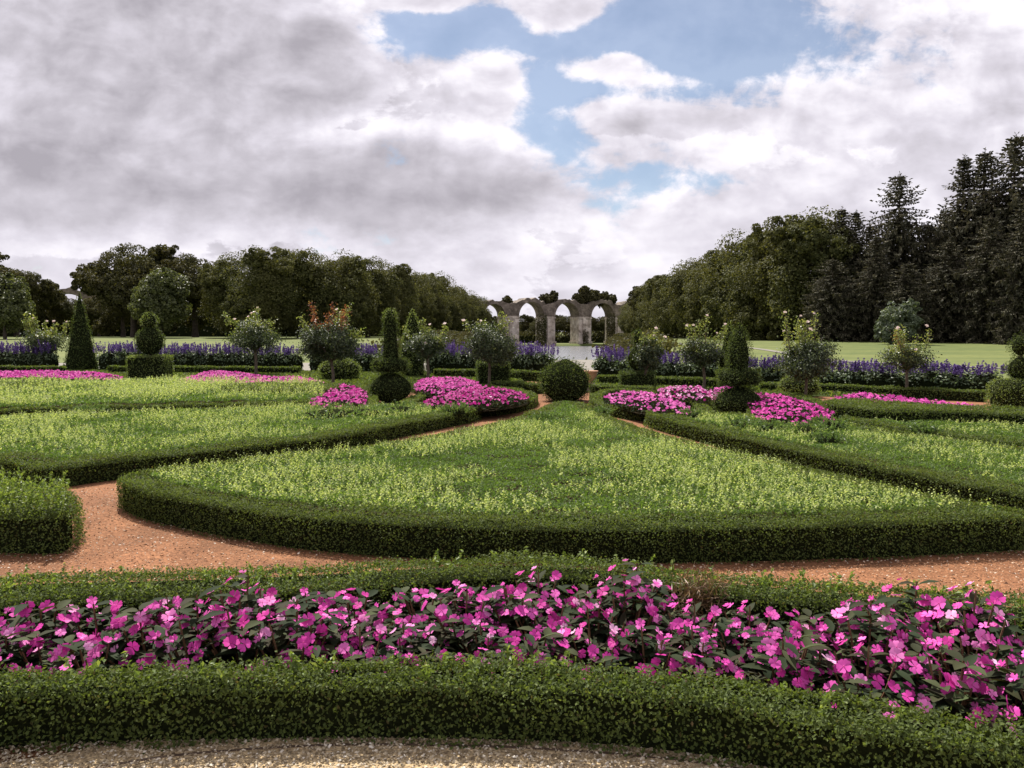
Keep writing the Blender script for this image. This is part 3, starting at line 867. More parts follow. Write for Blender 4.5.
# ------------------------------------------------------------------ tufts
def tuft(loc, w, h, label, group=None):
    mb = MB()
    n = 60
    a = rng.random(n) * 6.28; rr = np.sqrt(rng.random(n)) * w * .5
    for q in range(n):
        b0 = np.array([math.cos(a[q]) * rr[q], math.sin(a[q]) * rr[q], 0])
        m = 12
        hh = h * rng.uniform(.6, 1.05) * (1 - .4 * (rr[q] / (w * .5))**2)
        t = np.linspace(.1, 1, m)[:, None]
        P = b0 + np.array([b0[0] * .7, b0[1] * .7, hh]) * t
        an = rng.random(m) * 6.28
        leaves(mb, P, np.column_stack([np.cos(an), np.sin(an), np.full(m, .6)]), np.full(m, .05), 0, .4, .4, .7)
    lathe(mb, [(w * .46, -.03), (w * .42, h * .22), (w * .2, h * .42), (.01, h * .5)], 12, 1)
    o = mb.build("leafy_tuft", [M["tuft"], M["core"]])
    o.location = [float(x) for x in loc]
    return tag(o, label, "plant", group)
M["tuft"] = leaf_mat("tuft_leaf", [(0, (.06, .10, .035)), (.6, (.11, .165, .055)), (1, (.18, .23, .085))], .4, (1.3, 1.4, .6))
for (x, y, wpx, hpx, lb_, g_) in [
    (330, 414, 60, 12, "broad feathery green tuft at the back edge of the bed left of the fan", None),
    (362, 413, 50, 10, "feathery green tuft below the round yew on the left", None),
    (400, 411, 40, 12, "feathery green tuft at the foot of the tiered yew topiary on the left", None),
    (456, 411, 20, 11, "small pale tuft near the tip of the bed left of the fan", None),
    (92, 412, 22, 10, "pale tuft growing in the gap between the two left beds", None),
    (742, 425, 26, 6, "low dark tuft at the back of the bed right of the fan", None),
    (770, 428, 24, 6, "low dark tuft in the middle of the bed right of the fan", None),
    (808, 431, 30, 12, "feathery tuft below the tall white rose", None),
    (830, 427, 24, 14, "tallest feathery tuft at the end of the right round bed", None),
    (826, 440, 22, 10, "feathery tuft nearest the front in the right bed", None),
    (603, 414, 14, 10, "small pale tuft on the orange path beside the fan tip", None),
    (690, 415, 14, 6, "little tuft at the tip of the bed right of the fan", None),
    (545, 420, 20, 6, "low tuft on the fan near its tip", None),
    (925, 432, 20, 6, "round green tuft on the hedge of the back right bed", None)]:
    c = G(x, y, .26)
    k = c[1] / F
    tuft(c - [0, 0, .02], max(wpx * k, .2), max(hpx * k, .15), lb_, g_)

# ------------------------------------------------------------------ topiary
def shell(mb, prof, dens, size, mat=0, cmat=1, c=(0, 0, 0), fluff=.026, stick=.45):
    """leafy surface of revolution: profile list (r,z)"""
    prof = np.asarray(prof, float)
    seg = np.diff(prof, axis=0); L = np.linalg.norm(seg, axis=1)
    ar = L * (prof[:-1, 0] + prof[1:, 0]) * math.pi
    n = int(ar.sum() * dens)
    i = rng.choice(len(L), n, p=ar / ar.sum())
    t = rng.random(n); r0, r1 = prof[i, 0], prof[i + 1, 0]
    # area-uniform along a cone
    t = np.where(np.abs(r1 - r0) > 1e-4, (-r0 + np.sqrt(np.maximum(r0**2 + t * (r1**2 - r0**2), 0))) / np.where(np.abs(r1 - r0) > 1e-4, r1 - r0, 1), t)
    q = prof[i] + seg[i] * t[:, None]
    a = rng.random(n) * 6.283
    nr = seg[i][:, 1] / L[i]; nz = -seg[i][:, 0] / L[i]
    N = np.column_stack([np.cos(a) * nr, np.sin(a) * nr, nz])
    P = np.column_stack([np.cos(a) * q[:, 0], np.sin(a) * q[:, 0], q[:, 1]]) + np.asarray(c)
    lump = (vnoise(np.column_stack([a * 1.2 + 7, P[:, 2] * 2.2 + 9]), .28, 51) - .5) * fluff * 3
    P = P + N * (rng.normal(size=n) * fluff + lump)[:, None]
    leaves(mb, P, N + [0, 0, .25], np.full(n, size), mat, .4, .7, stick)
    core = prof.copy(); core[:, 0] = np.maximum(core[:, 0] - .06, .002)
    lathe(mb, core, 20, cmat, c, True)

def ball_prof(r, zc, flat_=1.0, point=0.0, n=14):
    th = np.linspace(-math.pi / 2, math.pi / 2, n)
    return np.column_stack([np.maximum(r * np.cos(th), .004), zc + r * flat_ * np.sin(th) + point * r * np.maximum(np.sin(th), 0)**6])

def cone_prof(r0, r1, z0, z1, n=8):
    t = np.linspace(0, 1, n)
    rr = r0 + (r1 - r0) * t
    return np.concatenate([[[.01, z0]], np.column_stack([rr, z0 + (z1 - z0) * t]), [[.01, z1 + r1 * .6]]])

def cube_mb(w, h, mat, sz=.05):
    mb = MB()
    hw = w / 2
    dens = 1.9 / sz**2
    for nx, ny in ((1, 0), (-1, 0), (0, 1), (0, -1)):
        n = int(w * h * dens)
        s = rng.uniform(-hw, hw, n); z = rng.uniform(0, h, n)
        P = np.column_stack([nx * hw + abs(ny) * s, ny * hw + abs(nx) * s, z]) + rng.normal(size=(n, 3)) * .015
        leaves(mb, P, np.tile([nx, ny, .3], (n, 1)), np.full(n, sz), 0, .45, .7, .35)
    n = int(w * w * dens * 1.3)
    P = np.column_stack([rng.uniform(-hw, hw, n), rng.uniform(-hw, hw, n), np.full(n, h)]) + rng.normal(size=(n, 3)) * [.01, .01, .025]
    leaves(mb, P, np.tile([0, 0, 1.0], (n, 1)), np.full(n, sz), 0, .45, .7, .6)
    box(mb, -hw + .05, hw - .05, -hw + .05, hw - .05, 0, h - .06, 1)
    return mb

def tstem(mb, z0, z1, r=.05):
    tube(mb, [(0, 0, z0), (0, 0, z1)], [r, r * .8], 8, 0)

def loc_of(px, py, z=0.0):
    g = G(px, py, z)
    return g, g[1] / F * 1.0

SH = 2.0
def sdens(sz): return SH / sz**2

# yew ball on the axis
g, k = loc_of(565, 401)
root = thing("topiary_ball", g, "big dark yew ball clipped to a slight point behind the tip of the fan", "topiary")
mb = MB(); r_ = 26 * k
shell(mb, ball_prof(r_, 18.5 * k, .80, .12), sdens(.045), .045, fluff=.036, stick=.8)
mb.build("foliage", [M["yew"], M["core"]], root)
mb = MB(); tstem(mb, 0, 14 * k, .06); mb.build("trunk", M["bark"], root)

def tier(px, base, parts, label, name="tiered_topiary", rz=.15, mat="yew"):
    """parts: list of (kind, half-width px, bottom px, top px[, mat])"""
    g, k = loc_of(px, base)
    root = thing(name, g, label, "topiary", rz=rz)
    z = lambda y: (base - y) * k
    sz = max(.03, g[1] * .0022)
    ztop = 0
    for pt in parts:
        kind, hw, yb, yt = pt[:4]
        mt = pt[4] if len(pt) > 4 else mat
        w = hw * k
        if kind == "ball":
            mb = MB(); zc = (z(yb) + z(yt)) / 2
            shell(mb, ball_prof(w, zc, (z(yt) - z(yb)) / 2 / w, .1), sdens(sz), sz); nm = "ball_tier"
        elif kind == "disc":
            mb = MB(); zb, zt = z(yb), z(yt); hh = zt - zb
            shell(mb, [(w * .35, zb), (w * .9, zb + hh * .15), (w, zb + hh * .45), (w * .96, zb + hh * .85), (w * .7, zt), (.01, zt)], sdens(sz), sz); nm = "disc_tier"
        elif kind == "cone":
            mb = MB(); zz = np.linspace(0, 1, 10); shell(mb, np.concatenate([[[.01, z(yb)]], np.column_stack([w * np.where(zz < .3, .93 + .07 * zz / .3, (1 - ((zz - .3) / .7)**1.7 * .93)), z(yb) + (z(yt) - z(yb)) * zz])]), sdens(sz), sz, fluff=.026); nm = "cone_tier"
        elif kind == "spire":
            mb = MB(); shell(mb, cone_prof(w, w * .10, z(yb), z(yt)), sdens(sz), sz, fluff=.03); nm = "cone_tier"
        elif kind == "column":
            mb = MB(); shell(mb, cone_prof(w, w * .70, z(yb), z(yt)), sdens(sz), sz); nm = "column_tier"
        elif kind == "cube":
            mb = cube_mb(2 * w, z(yt), mt, sz); nm = "cube_tier"
        elif kind == "block":
            mb = MB(); zt = z(yt)
            shell(mb, [(w * .85, 0), (w, zt * .2), (w, zt * .75), (w * .8, zt), (.01, zt * 1.03)], sdens(sz), sz); nm = "block_tier"
        mb.build(nm, [M[mt], M["core"]], root)
        ztop = max(ztop, z(yb))
    mb = MB(); tstem(mb, 0, ztop + .1, .05); mb.build("trunk", M["bark"], root)
    return root

tier(82, 371, [("spire", 16.5, 371, 294)], "tall narrow dark yew cone standing alone at the left", "topiary_cone")
tier(151, 379, [("cube", 17.5, 379, 356, "yew_light"), ("ball", 14, 355, 328), ("ball", 8, 329, 313, "yew_light")], "yew topiary of two stacked balls on a clipped cube")
tier(391, 403, [("ball", 23, 403, 374), ("disc", 19.5, 372, 359), ("column", 10.5, 360, 316), ("ball", 7, 322, 309, "yew_light")], "yew topiary of a column above a disc and a ball beside the red tipped rose")
tier(413, 378, [("cone", 13, 378, 309, "yew_light")], "pale green yew cone partly hidden behind the tiered yew on the left", "topiary_cone")
tier(340, 381, [("ball", 21, 381, 359, "yew_light")], "light green yew bush behind the stem of the red tipped rose", "topiary_ball")
tier(493, 386, [("cube", 16, 386, 362, "yew")], "clipped yew cube behind the stem of the rose left of the canal", "topiary_cube", rz=.1)
tier(637, 394, [("cube", 17, 394, 372, "yew"), ("ball", 11.5, 371, 347), ("ball", 6, 347, 330)], "yew topiary of stacked balls on a cube right of the canal", rz=-.1)
tier(738, 417, [("ball", 26, 417, 388), ("disc", 22, 385, 370), ("cone", 12.5, 371, 322)], "yew topiary of a cone above a disc and a ball at the right")
tier(728, 391, [("cone", 11, 391, 320, "yew_light")], "pale green yew cone standing just behind the tiered yew at the right", "topiary_cone")
tier(799, 397, [("ball", 20, 397, 375, "yew_light")], "light green yew bush behind the stem of the tall white rose", "topiary_ball")
tier(1018, 411, [("block", 27, 411, 380, "yew_light"), ("ball", 13, 380, 357), ("ball", 10.5, 356, 336)], "yew topiary of two balls on a rounded block at the right edge")

# terracotta urn behind the ball
g, k = loc_of(590, 392)
root = thing("garden_urn", g, "terracotta urn on a plinth half hidden behind the yew ball", "urn")
mb = MB(); box(mb, -.17, .17, -.17, .17, 0, .18); box(mb, -.14, .14, -.14, .14, .18, .24); mb.build("plinth", M["pale_path"], root)
mb = MB(); lathe(mb, [(.09, .24), (.07, .29), (.12, .36), (.19, .46), (.2, .55), (.23, .57), (.23, .60), (.19, .60), (.17, .56), (.01, .55)], 20); mb.build("bowl", M["terracotta"], root)

# ------------------------------------------------------------------ standard roses
def rose(px, base, cx, x0, x1, yb, yt, label, shoots=6, red=0, blooms=6, young=.2, dens=1.0, seed=0, stick=0, sides=()):
    """base pixel of the stem; crown box x0..x1, yb (bottom) .. yt (top of dense crown)"""
    g, k = loc_of(px, base)
    r2 = np.random.default_rng(seed)
    root = thing("standard_rose", g, label, "rose tree")
    zb, zt = (base - yb) * k, (base - yt) * k
    cxm = ((x0 + x1) / 2 - px) * k
    rx = (x1 - x0) / 2 * k; rz_ = (zt - zb) / 2; zc = (zb + zt) / 2
    mb = MB()
    # stem and forks
    fork = np.array([cxm * .4, 0, zb + rz_ * .15])
    tube(mb, [(0, 0, -.02), (.012, 0, fork[2] * .5), fork], [1.7 * k, 1.5 * k, 1.4 * k], 8)
    cl = []
    nl = 64
    for i in range(nl):
        v = r2.normal(size=3); v /= np.linalg.norm(v)
        rr = r2.uniform(.4, 1.0)
        c = np.array([cxm + v[0] * rx * rr * .9, v[1] * rx * rr * .8, zc + (v[2] * .92 + .06) * rz_ * rr])
        cl.append((c, v))
        if i % 3 == 0:
            tube(mb, [fork, (fork + c) / 2 + r2.normal(size=3) * .05, c], [.018, .012, .006], 5)
    lf = max(.055, g[1] * .0027)
    fol = MB()
    for c, v in cl:
        n = int(95 * dens)
        P = c + r2.normal(size=(n, 3)) * [rx * .15, rx * .15, rz_ * .15]
        y = r2.random() < .6 * young * max(0, .3 + 1.2 * v[2])
        leaves(fol, P, nrm(v + [0, 0, .6]) + np.zeros((n, 3)), np.full(n, lf), 1 if y else 0, .62, .6, 0)
    # long shoots
    heads = []
    for i in range(shoots + red + len(sides)):
        isred = i >= shoots and i < shoots + red
        if i >= shoots + red:
            sx, top = sides[i - shoots - red]
            tip = np.array([(sx - px) * k, r2.normal() * .15, (base - top) * k])
            st = np.array([cxm + (tip[0] - cxm) * .7, tip[1] * .6, zc + .2 * rz_])
        else:
            ang = r2.uniform(-1, 1) * (.55 if isred else .95)
            st = np.array([cxm + ang * rx * .8, r2.uniform(-.4, .4) * rx, zc + rz_ * .5])
            tip = st + np.array([ang * rx * .25, r2.normal() * .05, r2.uniform(.55, 1.15) * (stick or .5 * rz_) ])
        tube(mb, [st, (st + tip) / 2 + r2.normal(size=3) * .02, tip], [.012, .009, .005], 5)
        L = np.linalg.norm(tip - st)
        n = int(70 * L / .5) + 12
        t = r2.random(n)[:, None] * .9 + .12
        P = st + (tip - st) * t + r2.normal(size=(n, 3)) * [.06, .06, .05]
        a = r2.random(n) * 6.28
        leaves(fol, P, np.column_stack([np.cos(a), np.sin(a), np.full(n, .7)]), np.full(n, lf), 2 if isred else 1, .6, .5, .3)
        heads.append(tip)
    crown_o = fol.build("crown", [M["rose_leaf"], M["rose_young"], M["rose_red"]], root)
    mb.build("trunk", M["bark"], root)
    for i in range(blooms):
        if i < len(heads) and i % 4 != 3: c = heads[i] + r2.normal(size=3) * [.04, .04, .03] + [0, 0, .04]
        else:
            cc, v = cl[r2.integers(len(cl))]; c = np.array([cxm, 0, zc]) + (cc - [cxm, 0, zc]) * 1.12
        b = MB()
        rb = r2.uniform(.034, .060) * max(1, k / .033)
        for q in range(3):
            petal_flower(b, (0, 0, -rb * .1 * q), np.array([r2.normal() * .4, -.5, 1.0]), rb * (1 - .22 * q), 0, 6)
        petal_flower(b, (0, -.01, 0), np.array([0, -1.0, .5]), rb * .8, 0, 5)
        o = b.build("bloom", M["rose_petal"], crown_o); o.location = [float(x) for x in c]

rose(47, 371, 47, 24, 68, 354, 328, "spindly standard rose with yellow green shoots at the far left", 5, 0, 5, .75, .5, 1, .6, [(26, 312), (36, 318)])
rose(256, 376, 256, 228, 284, 354, 318, "standard rose with dense cream flecked crown between the left topiaries", 5, 0, 6, .35, .9, 2, .5, [(258, 309)])
rose(333, 387, 332, 298, 362, 364, 322, "large standard rose with red tipped new shoots", 2, 8, 1, .08, 2.2, 3, .8, [(300, 316), (304, 322), (350, 305)])
rose(428, 381, 427, 404, 449, 361, 331, "small pale standard rose beside the pale yew cone on the left", 5, 0, 4, .4, .9, 4, .5, [(424, 320)])
rose(489, 391, 490, 462, 520, 366, 322, "dark crowned standard rose in front of the yew cube left of the canal", 3, 0, 2, .06, 2.2, 5, .4, [(503, 312), (508, 318)])
rose(644, 395, 648, 634, 664, 372, 338, "slender standard rose in front of the stacked yew right of the canal", 4, 0, 4, .5, 1.0, 6, .4, [])
rose(704, 391, 702, 678, 724, 369, 336, "standard rose with cream blooms between the two right topiaries", 4, 0, 8, .4, 1.0, 7, .7, [(694, 326), (716, 334)])
rose(805, 404, 807, 774, 840, 381, 340, "tall standard rose topped with white blooms at the right", 4, 0, 9, .25, 2.0, 8, .8, [(800, 318), (813, 316), (784, 334), (798, 322)])
rose(906, 397, 904, 880, 930, 371, 345, "thin branched standard rose before the lawn at the right", 4, 1, 4, .45, .7, 9, .6, [(905, 330), (920, 336), (886, 345)])

# ------------------------------------------------------------------ salvias
def salvia_proto(seed, label, group):
    r2 = np.random.default_rng(seed)
    root = thing("salvia", (0, 0, 0), label, "salvia", group)
    mb = MB()
    n = 520
    v = nrm(r2.normal(size=(n, 3))); v[:, 2] = np.abs(v[:, 2])
    rr = r2.uniform(.55, 1.05, n)[:, None]
    P = v * rr * [.50, .42, .50] + [0, 0, .48]
    low = r2.random(n) < .35
    P[low, 2] = r2.uniform(.05, .55, low.sum())
    leaves(mb, P, nrm(v + [0, 0, .4]), np.full(n, .115), 0, .5, .55, .1)
    lathe(mb, [(.30, 0), (.38, .3), (.34, .66), (.01, .86)], 10, 1)
    mb.build("foliage", [M["salvia_leaf"], M["core"]], root)
    mb = MB()
    for i in range(26):
        b = np.array([r2.uniform(-.5, .5), r2.uniform(-.36, .36), r2.uniform(.78, .92)])
        L = r2.uniform(.22, .44)
        d = np.array([r2.normal() * .12, r2.normal() * .12, 1.0])
        m = 26
        t = r2.random(m)[:, None]
        a = r2.random(m) * 6.28
        P = b + d * L * t + np.column_stack([np.cos(a), np.sin(a), np.zeros(m)]) * .03 * (1.1 - .8 * t)
        leaves(mb, P, np.column_stack([np.cos(a), np.sin(a), np.full(m, .6)]), np.full(m, .065), 0, .6, .4, .3)
    o = mb.build("flower_spikes", M["salvia_flower"], root)
    o["kind"] = "stuff"
    return root

def salvia_row(line, label, group, seed, step=.46, hs=1.0, gaps=()):
    pts = smooth_poly([G(x, y) for x, y in line], .05, closed=False)
    ps = [salvia_proto(seed + q, label, group) for q in range(2)]
    acc = 0; last = pts[0]; used_ = 0; k = 0
    for p in pts:
        if np.linalg.norm(p - last) < step * random.uniform(.85, 1.1) and k: continue
        last = p
        px = 512 + F * p[0] / p[1]
        if any(a < px < b for a, b in gaps): continue
        f_ = float(np.interp(px, [0, 500, 620, 1000], [1.0, .93, .82, .68])) * hs * random.uniform(.92, 1.08)
        q = p + [random.gauss(0, .06), random.gauss(0, .08)]
        if used_ < 2:
            o = ps[used_]; o.location = (q[0], q[1], 0); o.rotation_euler = (0, 0, random.uniform(0, 6.28)); o.scale = (1, 1, f_); used_ += 1
        else:
            dup(ps[k % 2], (q[0], q[1], 0), random.uniform(0, 6.28), (1, 1, f_))
        k += 1

salvia_row([(-160, 371), (0, 371), (60, 371.3)], "violet salvia with dark leaves in the row left of the yew cone", "salvias left of the yew cone", 200)
salvia_row([(108, 371.3), (290, 372), (300, 372)], "violet salvia with dark leaves in the row behind the stacked yew balls and cream rose", "salvias behind the left topiaries", 210)
salvia_row([(320, 372.3), (380, 373.5)], "violet salvia with dark leaves behind the red tipped rose", "salvias behind the red tipped rose", 220)
salvia_row([(436, 375), (505, 376.5), (545, 377.5)], "violet salvia with dark leaves in the block left of the canal view", "salvias left of the canal view", 230, step=.44, hs=1.12)
salvia_row([(604, 381), (640, 382.5), (722, 386)], "violet salvia with dark leaves in the block right of the canal view", "salvias right of the canal view", 240, step=.42, hs=1.1)
salvia_row([(745, 387), (830, 390), (905, 393.5), (1000, 397.5)], "violet salvia with dark leaves in the row before the right lawn", "salvias before the right lawn", 250, step=.42)

# clipped low hedges at the salvias' feet
def low_hedge(line, h, w, label):
    c = smooth_poly([G(x, y) for x, y in line], .4, closed=False)
    e = nrm(np.gradient(c, axis=0)); n = np.stack([-e[:, 1], e[:, 0]], 1)
    p = np.concatenate([c - n * w / 2, (c + n * w / 2)[::-1]])
    hedge("box_hedge", p, h, None, label, pre=False, lo=.03)
low_hedge([(-160, 374), (0, 374), (64, 374)], .32, .35, "low dark hedge at the foot of the salvias left of the yew cone")
low_hedge([(110, 374), (200, 374.5), (300, 375)], .32, .35, "low dark hedge at the foot of the salvias behind the stacked yew balls")
low_hedge([(436, 378), (505, 380), (542, 381.5)], .34, .4, "low dark hedge at the foot of the salvias left of the canal view")
low_hedge([(600, 385), (640, 386.5), (718, 390)], .32, .4, "low dark hedge at the foot of the salvias right of the canal view")
low_hedge([(496, 391), (520, 392.5), (539, 394)], .28, .5, "short low hedge strip left of the yew ball before the salvias")
low_hedge([(594, 395), (620, 396.5), (652, 398)], .28, .5, "short low hedge strip right of the yew ball before the salvias")
low_hedge([(760, 392), (830, 394), (905, 398), (985, 402)], .26, .35, "low dark hedge at the foot of the salvias before the right lawn")

# ------------------------------------------------------------------ trees
def crown_mesh(name, blobs, nclump, per, lsz, mat, seed, clr=.085, jit=.55):
    """foliage: leaf clumps spread over (and a little inside) a set of lobes"""
    r2 = np.random.default_rng(seed)
    bl = np.array([list(c) + list(r) for c, r in blobs], float)
    w = (bl[:, 3] * bl[:, 5]); w /= w.sum()
    C, O, Rr = [], [], []
    while len(C) < nclump:
        b = bl[r2.choice(len(bl), p=w)]
        v = r2.normal(size=3); v /= np.linalg.norm(v)
        c = b[:3] + v * b[3:] * r2.uniform(.80, 1.03)
        q = np.linalg.norm((c - bl[:, :3]) / bl[:, 3:], axis=1)
        if (q < .72).any(): continue
        C.append(c); O.append(v); Rr.append(clr * (b[3] + b[5]) * r2.uniform(.6, 1.4))
    C, O, Rr = np.array(C), np.array(O), np.array(Rr)
    mb = MB()
    I = np.repeat(np.arange(nclump), per)
    d = nrm(r2.normal(size=(len(I), 3)) + O[I] * .55 + [0, 0, .35])
    P = C[I] + d * (Rr[I] * r2.uniform(.72, 1.05, len(I)))[:, None] * [1, 1, .8]
    N = nrm(d + .3 * O[I] + [0, 0, .25])
    leaves(mb, P, N, np.full(len(I), lsz), 0, .75, jit, 0)
    # sparse inner foliage so the crown has depth
    n = nclump * per // 3
    j = r2.choice(len(bl), n, p=w)
    v = nrm(r2.normal(size=(n, 3)))
    P = bl[j, :3] + v * bl[j, 3:] * r2.uniform(.35, .8, n)[:, None]
    leaves(mb, P, v, np.full(n, lsz * 1.5), 0, .9, .8, 0)
    return mb, C

def trunk_mesh(h, r, C, seed, limbs=9, lean=0.0):
    r2 = np.random.default_rng(seed)
    mb = MB()
    top = np.array([lean, 0, h])
    tube(mb, [(0, 0, -.6), (0, 0, h * .12), top * [.5, 1, .5] , top], [r * 1.35, r, r * .75, r * .35], 9)
    for i in range(limbs):
        c = C[r2.integers(len(C))]
        s = np.array([lean * .5, 0, h * r2.uniform(.35, .95)])
        m = (s + c) / 2 + [0, 0, -.05 * h]
        tube(mb, [s, m, s + (c - s) * .9], [r * .4, r * .25, r * .08], 6)
    return mb

def tree_proto(name, label, cat, group, blobs, nclump, per, lsz, mat, seed, th, tr, clr=.085):
    root = thing(name, (0, 0, 0), label, cat, group)
    mb, C = crown_mesh(name, blobs, nclump, per, lsz, mat, seed, clr)
    mb.build("crown", M[mat], root)
    trunk_mesh(th, tr, C, seed + 1).build("trunk", M["bark_far"], root)
    return root

used_proto = {}
def plant(proto, X, Y, sc, rz, label, group=None, dz=0.0):
    z = float(height(np.array([X]), np.array([Y]))[0]) + dz
    if proto.name not in used_proto:
        used_proto[proto.name] = 1
        proto.location = (X, Y, z); proto.rotation_euler = (0, 0, rz)
        proto.scale = (sc, sc, sc) if not isinstance(sc, tuple) else sc
        proto["label"] = label
        if group: proto["group"] = group
        elif "group" in proto: del proto["group"]
        return proto
    o = dup(proto, (X, Y, z), rz, sc, label, group)
    if not group and "group" in o: del o["group"]
    return o

# lime of the avenues, unit design: 15 m tall, about 9 m wide, foliage nearly to the ground
def lime_blobs(seed):
    r2 = np.random.default_rng(seed)
    b = [((0, 0, 7.4), (4.6, 4.6, 6.4))]
    for i in range(13):
        a = i * 2.4 + r2.uniform(-.3, .3); z = 2.6 + 10.4 * ((i * .618) % 1)
        rr = 3.5 * math.sqrt(max(.08, 1 - ((z - 7) / 7.6)**2))
        s = r2.uniform(1.9, 2.7)
        b.append(((math.cos(a) * rr, math.sin(a) * rr, z), (s, s, s * 1.1)))
    return b
LIMES = [tree_proto("lime_tree", "lime", "tree", "g", lime_blobs(300 + q), 200, 150, .28, "lime", 310 + q, 9, .42, .16) for q in range(3)]
def oak_blobs(seed):
    r2 = np.random.default_rng(seed)
    b = [((0, 0, 12), (6.5, 6.5, 6.5))]
    for i in range(18):
        a = i * 2.4 + r2.uniform(-.4, .4); z = 3.6 + 15.6 * ((i * .618) % 1)
        rr = 8.2 * math.sqrt(max(.1, 1 - ((z - 11.5) / 10.5)**2))
        s = r2.uniform(2.0, 3.6)
        b.append(((math.cos(a) * rr, math.sin(a) * rr, z), (s, s, s * .9)))
    return b
OAKS = [tree_proto("oak_tree", "oak", "tree", "g", oak_blobs(330 + q), 230, 140, .42, "oak", 340 + q, 14, .7, .15) for q in range(2)]
PALE = tree_proto("young_tree", "pale", "tree", "g", [((0, 0, 5.0), (3, 3, 3.6)), ((1.6, .5, 6.4), (2, 2, 2.0)), ((-1.5, -.6, 4.0), (2.0, 2, 2.2)), ((.4, -1.2, 7.4), (1.8, 1.8, 1.6))], 110, 80, .34, "pale_tree", 350, 5, .22, .14)

# left avenue, receding along the canal
def px_at(px, Y): return (px - 512) / F * Y
row = [(262, 128, 1.02), (236, 134, .98), (300, 136, 1.08), (344, 139, 1.06), (322, 150, 1.12), (368, 152, 1.08), (390, 168, 1.08), (410, 188, 1.12), (425, 210, 1.2), (438, 232, 1.22), (450, 256, 1.22), (460, 282, 1.22), (468, 306, 1.2), (475, 330, 1.16), (482, 342, .92)]
for i, (px, Y, s) in enumerate(row):
    plant(LIMES[i % 3], px_at(px, Y), Y, s * random.uniform(.95, 1.05), random.uniform(0, 6.28), "dark rounded lime tree in the left avenue beside the canal", "lime trees of the left avenue")
# right avenue
row = [(806, 104, 1.2), (772, 112, 1.16), (742, 122, 1.14), (720, 134, 1.12), (702, 147, 1.12), (688, 162, 1.1), (675, 180, 1.1), (664, 200, 1.08), (655, 222, 1.06), (648, 246, 1.04), (641, 272, 1.02), (635, 300, 1.0), (630, 330, .98)]
for i, (px, Y, s) in enumerate(row):
    plant(LIMES[(i + 1) % 3], px_at(px, Y), Y, (s * random.uniform(.95, 1.05)), random.uniform(0, 6.28), "dark rounded lime tree in the right avenue beside the canal", "lime trees of the right avenue")
# oak group at left and the wood at the far left
plant(OAKS[0], px_at(135, 150), 150, .93, .4, "broad dark oak rising behind the stacked yew balls")
plant(OAKS[1], px_at(196, 156), 156, .86, 2.0, "oak with a flatter crown between the broad oak and the lime avenue")
plant(OAKS[0], px_at(124, 165), 165, .66, 3.0, "lower oak filling in behind the tall yew cone")
plant(PALE, px_at(163, 132), 132, 1.30, .6, "paler bushy tree in front of the dark oaks")
plant(OAKS[1], px_at(-30, 150), 150, .88, 1.0, "dark oak cut by the left edge of the view")
plant(OAKS[0], px_at(18, 170), 170, .80, 4.0, "dark oak in the far left wood with a ragged top")
plant(OAKS[1], px_at(40, 190), 190, .62, 5.0, "smaller dark tree between the far left wood and the ruined pier")
plant(OAKS[1], px_at(66, 182), 182, .50, 2.6, "low dark tree in front of the far left arch")
plant(OAKS[0], px_at(100, 190), 190, .52, 1.7, "low dark tree on the right of the far left arch")
plant(PALE, px_at(6, 122), 122, 1.15, 2.2, "light crowned tree on the lawn at the far left")
# wood beyond the aqueduct, seen through the arches
for i, (px, Y, s) in enumerate([(492, 420, 1.10), (508, 410, 1.05), (524, 425, 1.18), (538, 405, .98), (553, 420, 1.15), (568, 408, 1.12), (582, 425, 1.05), (598, 410, 1.08), (612, 420, 1.1), (626, 430, 1.2), (640, 420, 1.2)]):
    plant(OAKS[i % 2], px_at(px, Y), Y, s * .66, random.uniform(0, 6.28), "dark tree of the wood seen through the aqueduct arches", "trees of the wood beyond the aqueduct")
for i in range(10):
    plant(OAKS[i % 2], px_at(660 + i * 45, 250 + 12 * (i % 3)) , 250 + 12 * (i % 3), 1.0, random.uniform(0, 6.28), "dark tree top of the wood rising behind the right avenue", "trees behind the right avenue")
for i in range(7):
    plant(OAKS[i % 2], px_at(215 + i * 36, 270 + 14 * (i % 3)), 270 + 14 * (i % 3), .9, random.uniform(0, 6.28), "dark tree of the wood behind the left avenue", "trees behind the left avenue")

